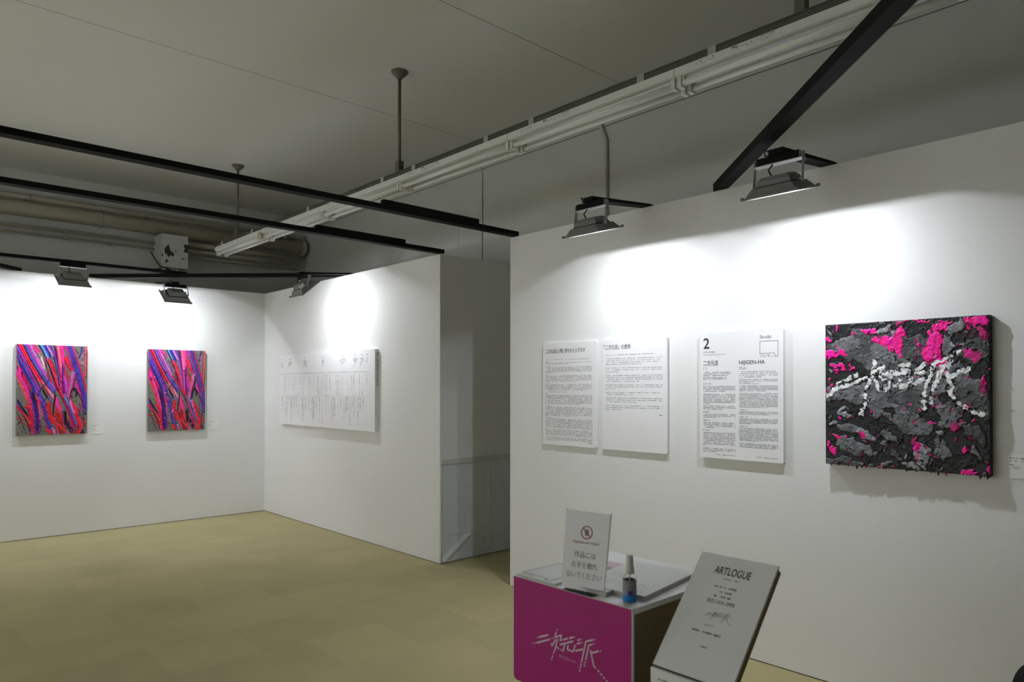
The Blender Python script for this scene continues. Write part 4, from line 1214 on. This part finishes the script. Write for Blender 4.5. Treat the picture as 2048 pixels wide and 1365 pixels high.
ed.prism([(-0.005, sh), (sw + 0.005, sh), (sw + 0.005, sh + 0.003), (-0.005, sh + 0.003)], Ms, -0.0045, 0.001)
ed.build('acrylic_edge', M_clear, s)
MB().box(1.386, 1.414, 1.20, 1.30, KZ, KZ + 0.003).build('acrylic_foot', M_clear, s)
Mf = Ms @ Matrix.Translation((0, 0, 0.0006))
cx, cy = sw * 0.50, sh * 0.735
ring = MB()
N = 40
for i in range(N):
    a0, a1 = 2 * math.pi * i / N, 2 * math.pi * (i + 1) / N
    ring.add([Mf @ Vector((cx + r_ * math.cos(a), cy + r_ * math.sin(a), 0)) for r_, a in ((0.0150, a0), (0.0176, a0), (0.0176, a1), (0.0150, a1))], [(0, 1, 2, 3)])
ring.bar2d(Mf, (cx - 0.0115, cy + 0.0115), (cx + 0.0115, cy - 0.0115), 0.0025, 0.0003)
ring.build('prohibition_ring', M_red, s)
hd = MB()
hd.add([Mf @ Vector((cx + x, cy + y, 0)) for x, y in ((-0.0065, -0.001), (-0.004, -0.0085), (0.0025, -0.0095), (0.0055, -0.005), (0.006, 0.002), (-0.004, 0.003))], [(0, 1, 2, 3, 4, 5)])
for x0_, y0_, x1_, y1_ in ((-0.0055, 0.000, -0.0085, 0.004), (-0.0032, 0.002, -0.0030, 0.0085), (-0.0005, 0.002, 0.0004, 0.0102), (0.0022, 0.002, 0.0035, 0.0096), (0.0048, 0.001, 0.0066, 0.0072)):
    hd.bar2d(Mf, (cx + x0_, cy + y0_), (cx + x1_, cy + y1_), 0.0019)
hd.build('hand_symbol', M_hand, s)
MB().text('PLEASE DO NOT TOUCH', Mf @ Matrix.Translation((cx, cy - 0.0300, 0)), 0.0088, align='CENTER', width=0.078).build('english_text', M_red, s)
jp = MB()
for i, (l, wd) in enumerate((('作品には', 0.064), ('お手を触れ', 0.077), ('ないでください', 0.104))):
    jp.text(l, Mf @ Matrix.Translation((cx, sh * 0.415 - i * 0.0265, 0)), 0.0185, align='CENTER', width=wd)
jp.build('japanese_text', mat('grey_print', (0.22, 0.22, 0.22), 0.6), s)

# spray bottle
b = thing('spray_bottle', 'small clear spray bottle with a blue and grey label and white cap', 'bottle', (1.432, 1.112, KZ))
bc = (1.432, 1.112, KZ)
MB().lathe(bc, [(0.012, 0.0), (0.0165, 0.002), (0.0172, 0.006), (0.0172, 0.060), (0.0165, 0.066), (0.012, 0.071), (0.0095, 0.074)], 28).build('bottle_body', M_clear, b)
def band(z0, z1): return MB().tube([(bc[0], bc[1], KZ + z0), (bc[0], bc[1], KZ + z1)], 0.0175, 28, cap=False)
band(0.003, 0.019).build('blue_band', M_blue, b)
band(0.019, 0.056).build('grey_label', M_lab, b)
q = MB()
vs = []
for i in range(6):
    a = math.pi + R(20) + R(9) * i
    vs.append((bc[0] + 0.0177 * math.cos(a), bc[1] + 0.0177 * math.sin(a)))
for i in range(5):
    q.add([(*vs[i], KZ + 0.019), (*vs[i + 1], KZ + 0.019), (*vs[i + 1], KZ + 0.031), (*vs[i], KZ + 0.031)], [(0, 1, 2, 3)])
q.build('violet_patch', M_navy, b)
MB().lathe((bc[0], bc[1], KZ + 0.071), [(0.0112, 0), (0.0115, 0.001), (0.0115, 0.014), (0.0100, 0.016), (0.0088, 0.043), (0.0082, 0.046), (0.004, 0.047)], 24).build('cap', M_socket, b)
MB().tube([(bc[0], bc[1], KZ + 0.006), (bc[0], bc[1], KZ + 0.072)], 0.0016, 8).build('dip_tube', M_socket, b)

# slanted sign stand beside the plinth
st = thing('sign_stand', 'grey white stand with a slanted printed panel in front of the plinth', 'sign stand', (1.46, 0.91, 0))
SY0, SY1 = 0.808, 1.015
p0, p1 = Vector((1.395, SY1, 0.882)), Vector((1.610, SY1, 1.115))
ey = (p1 - p0).normalized()
ex = Vector((0, -1, 0))
ez = ex.cross(ey)
Mst = Matrix((ex, ey, ez)).transposed().to_4x4()
Mst.translation = p0
sl, swid = (p1 - p0).length, SY1 - SY0
MB().prism([(0, 0), (swid, 0), (swid, sl), (0, sl)], Mst, -0.006, 0.0).build('slanted_panel', M_white, st)
MB().prism([(0.004, 0.012), (swid - 0.001, 0.012), (swid - 0.001, sl - 0.006), (0.004, sl - 0.006)], Mst, -0.024, -0.006).build('backing_board', M_brown, st)
MB().box(1.400, 1.470, SY0 + 0.03, SY1 - 0.006, 0.0, 0.872).build('post', M_brown, st)
MB().box(1.391, 1.400, SY0 - 0.004, SY1 + 0.003, 0.40, 0.874).build('lower_board', M_white, st)
Mp = Mst @ Matrix.Translation((0, 0, 0.0005))
kx = swid * 0.5
tt = MB().text('ARTLOGUE', Mp @ Matrix.Translation((kx, sl * 0.836, 0)), 0.0290, align='CENTER', width=0.097, bold=0.0004)
tt.build('heading', M_print, st)
tx = MB()
rowmarks(tx, Mp, kx - 0.026, kx + 0.026, sl * 0.800, 1, 0.01, 0.003, 2)
rowmarks(tx, Mp, kx - 0.032, kx + 0.030, sl * 0.728, 3, 0.0125, 0.005, 3, .9)
tx.build('intro_print', M_print2, st)
MB().text('2022.2.18 fri. OPEN', Mp @ Matrix.Translation((kx, sl * 0.590, 0)), 0.013, align='CENTER', width=0.074, bold=0.0003).build('opening_date', M_print2, st)
tx = MB()
logo(tx, Mp @ Matrix.Translation((kx - 0.052, sl * 0.360, 0)), 0.28, 0.0014)
tx.text('NIJIGEN-HA', Mp @ Matrix.Translation((kx - 0.006, sl * 0.400, 0)), 0.005, align='CENTER')
tx.build('small_logo', M_print2, st)
tx = MB()
rowmarks(tx, Mp, kx - 0.042, kx + 0.036, sl * 0.345, 1, 0.01, 0.005, 5)
tx.build('credit_line', M_print2, st)
tx = MB()
rowmarks(tx, Mp, kx - 0.014, kx + 0.014, sl * 0.235, 1, 0.01, 0.004, 6)
tx.build('code_caption', M_print2, st)
Ml = face_minus_x(1.3905, SY1 + 0.003, 0.40)
tx = MB()
rowmarks(tx, Ml, 0.022, 0.175, 0.452, 1, 0.01, 0.005, 7, fill=0.5)
rowmarks(tx, Ml, 0.014, 0.110, 0.434, 1, 0.01, 0.007, 8)
rowmarks(tx, Ml, 0.014, 0.180, 0.418, 20, 0.016, 0.005, 9)
tx.build('lower_print', M_print2, st)

# dark chair back peeping in at the lower right corner
c = thing('padded_chair', 'dark padded chair, only its back corner showing at the lower right edge', 'chair', (2.305, 0.305, 0))
Mc = Matrix.Translation((2.305, 0.305, 0)) @ Matrix.Rotation(R(-42.75), 4, 'Z')
def rbox(w, d, h, r, n=6):
    pts = []
    for cx_, cy_, a0 in ((w / 2 - r, h - r, 0), (-w / 2 + r, h - r, 90), (-w / 2 + r, r, 180), (w / 2 - r, r, 270)):
        for i in range(n + 1):
            a = R(a0 + 90 * i / n)
            pts.append((cx_ + r * math.cos(a), cy_ + r * math.sin(a)))
    return pts
bk = MB().prism(rbox(0.42, 0.05, 0.375, 0.07), Mc @ Matrix.Translation((0, 0.0, 0.47)) @ Matrix.Rotation(R(90), 4, 'X'), -0.025, 0.025)
bk.build('backrest', M_dark, c)
MB().box(-0.21, 0.21, 0.03, 0.43, 0.42, 0.47, Mc).build('seat', M_dark, c)
for sx in (-0.19, 0.19):
    for sy in (0.0, 0.40):
        MB().tube([Mc @ Vector((sx, sy, 0)), Mc @ Vector((sx, sy, 0.50 if sy == 0 else 0.42))], 0.011, 10).build('leg', M_grey2, c)

for o in WORLD_PARENTS:
    if '_w' in o: del o['_w']
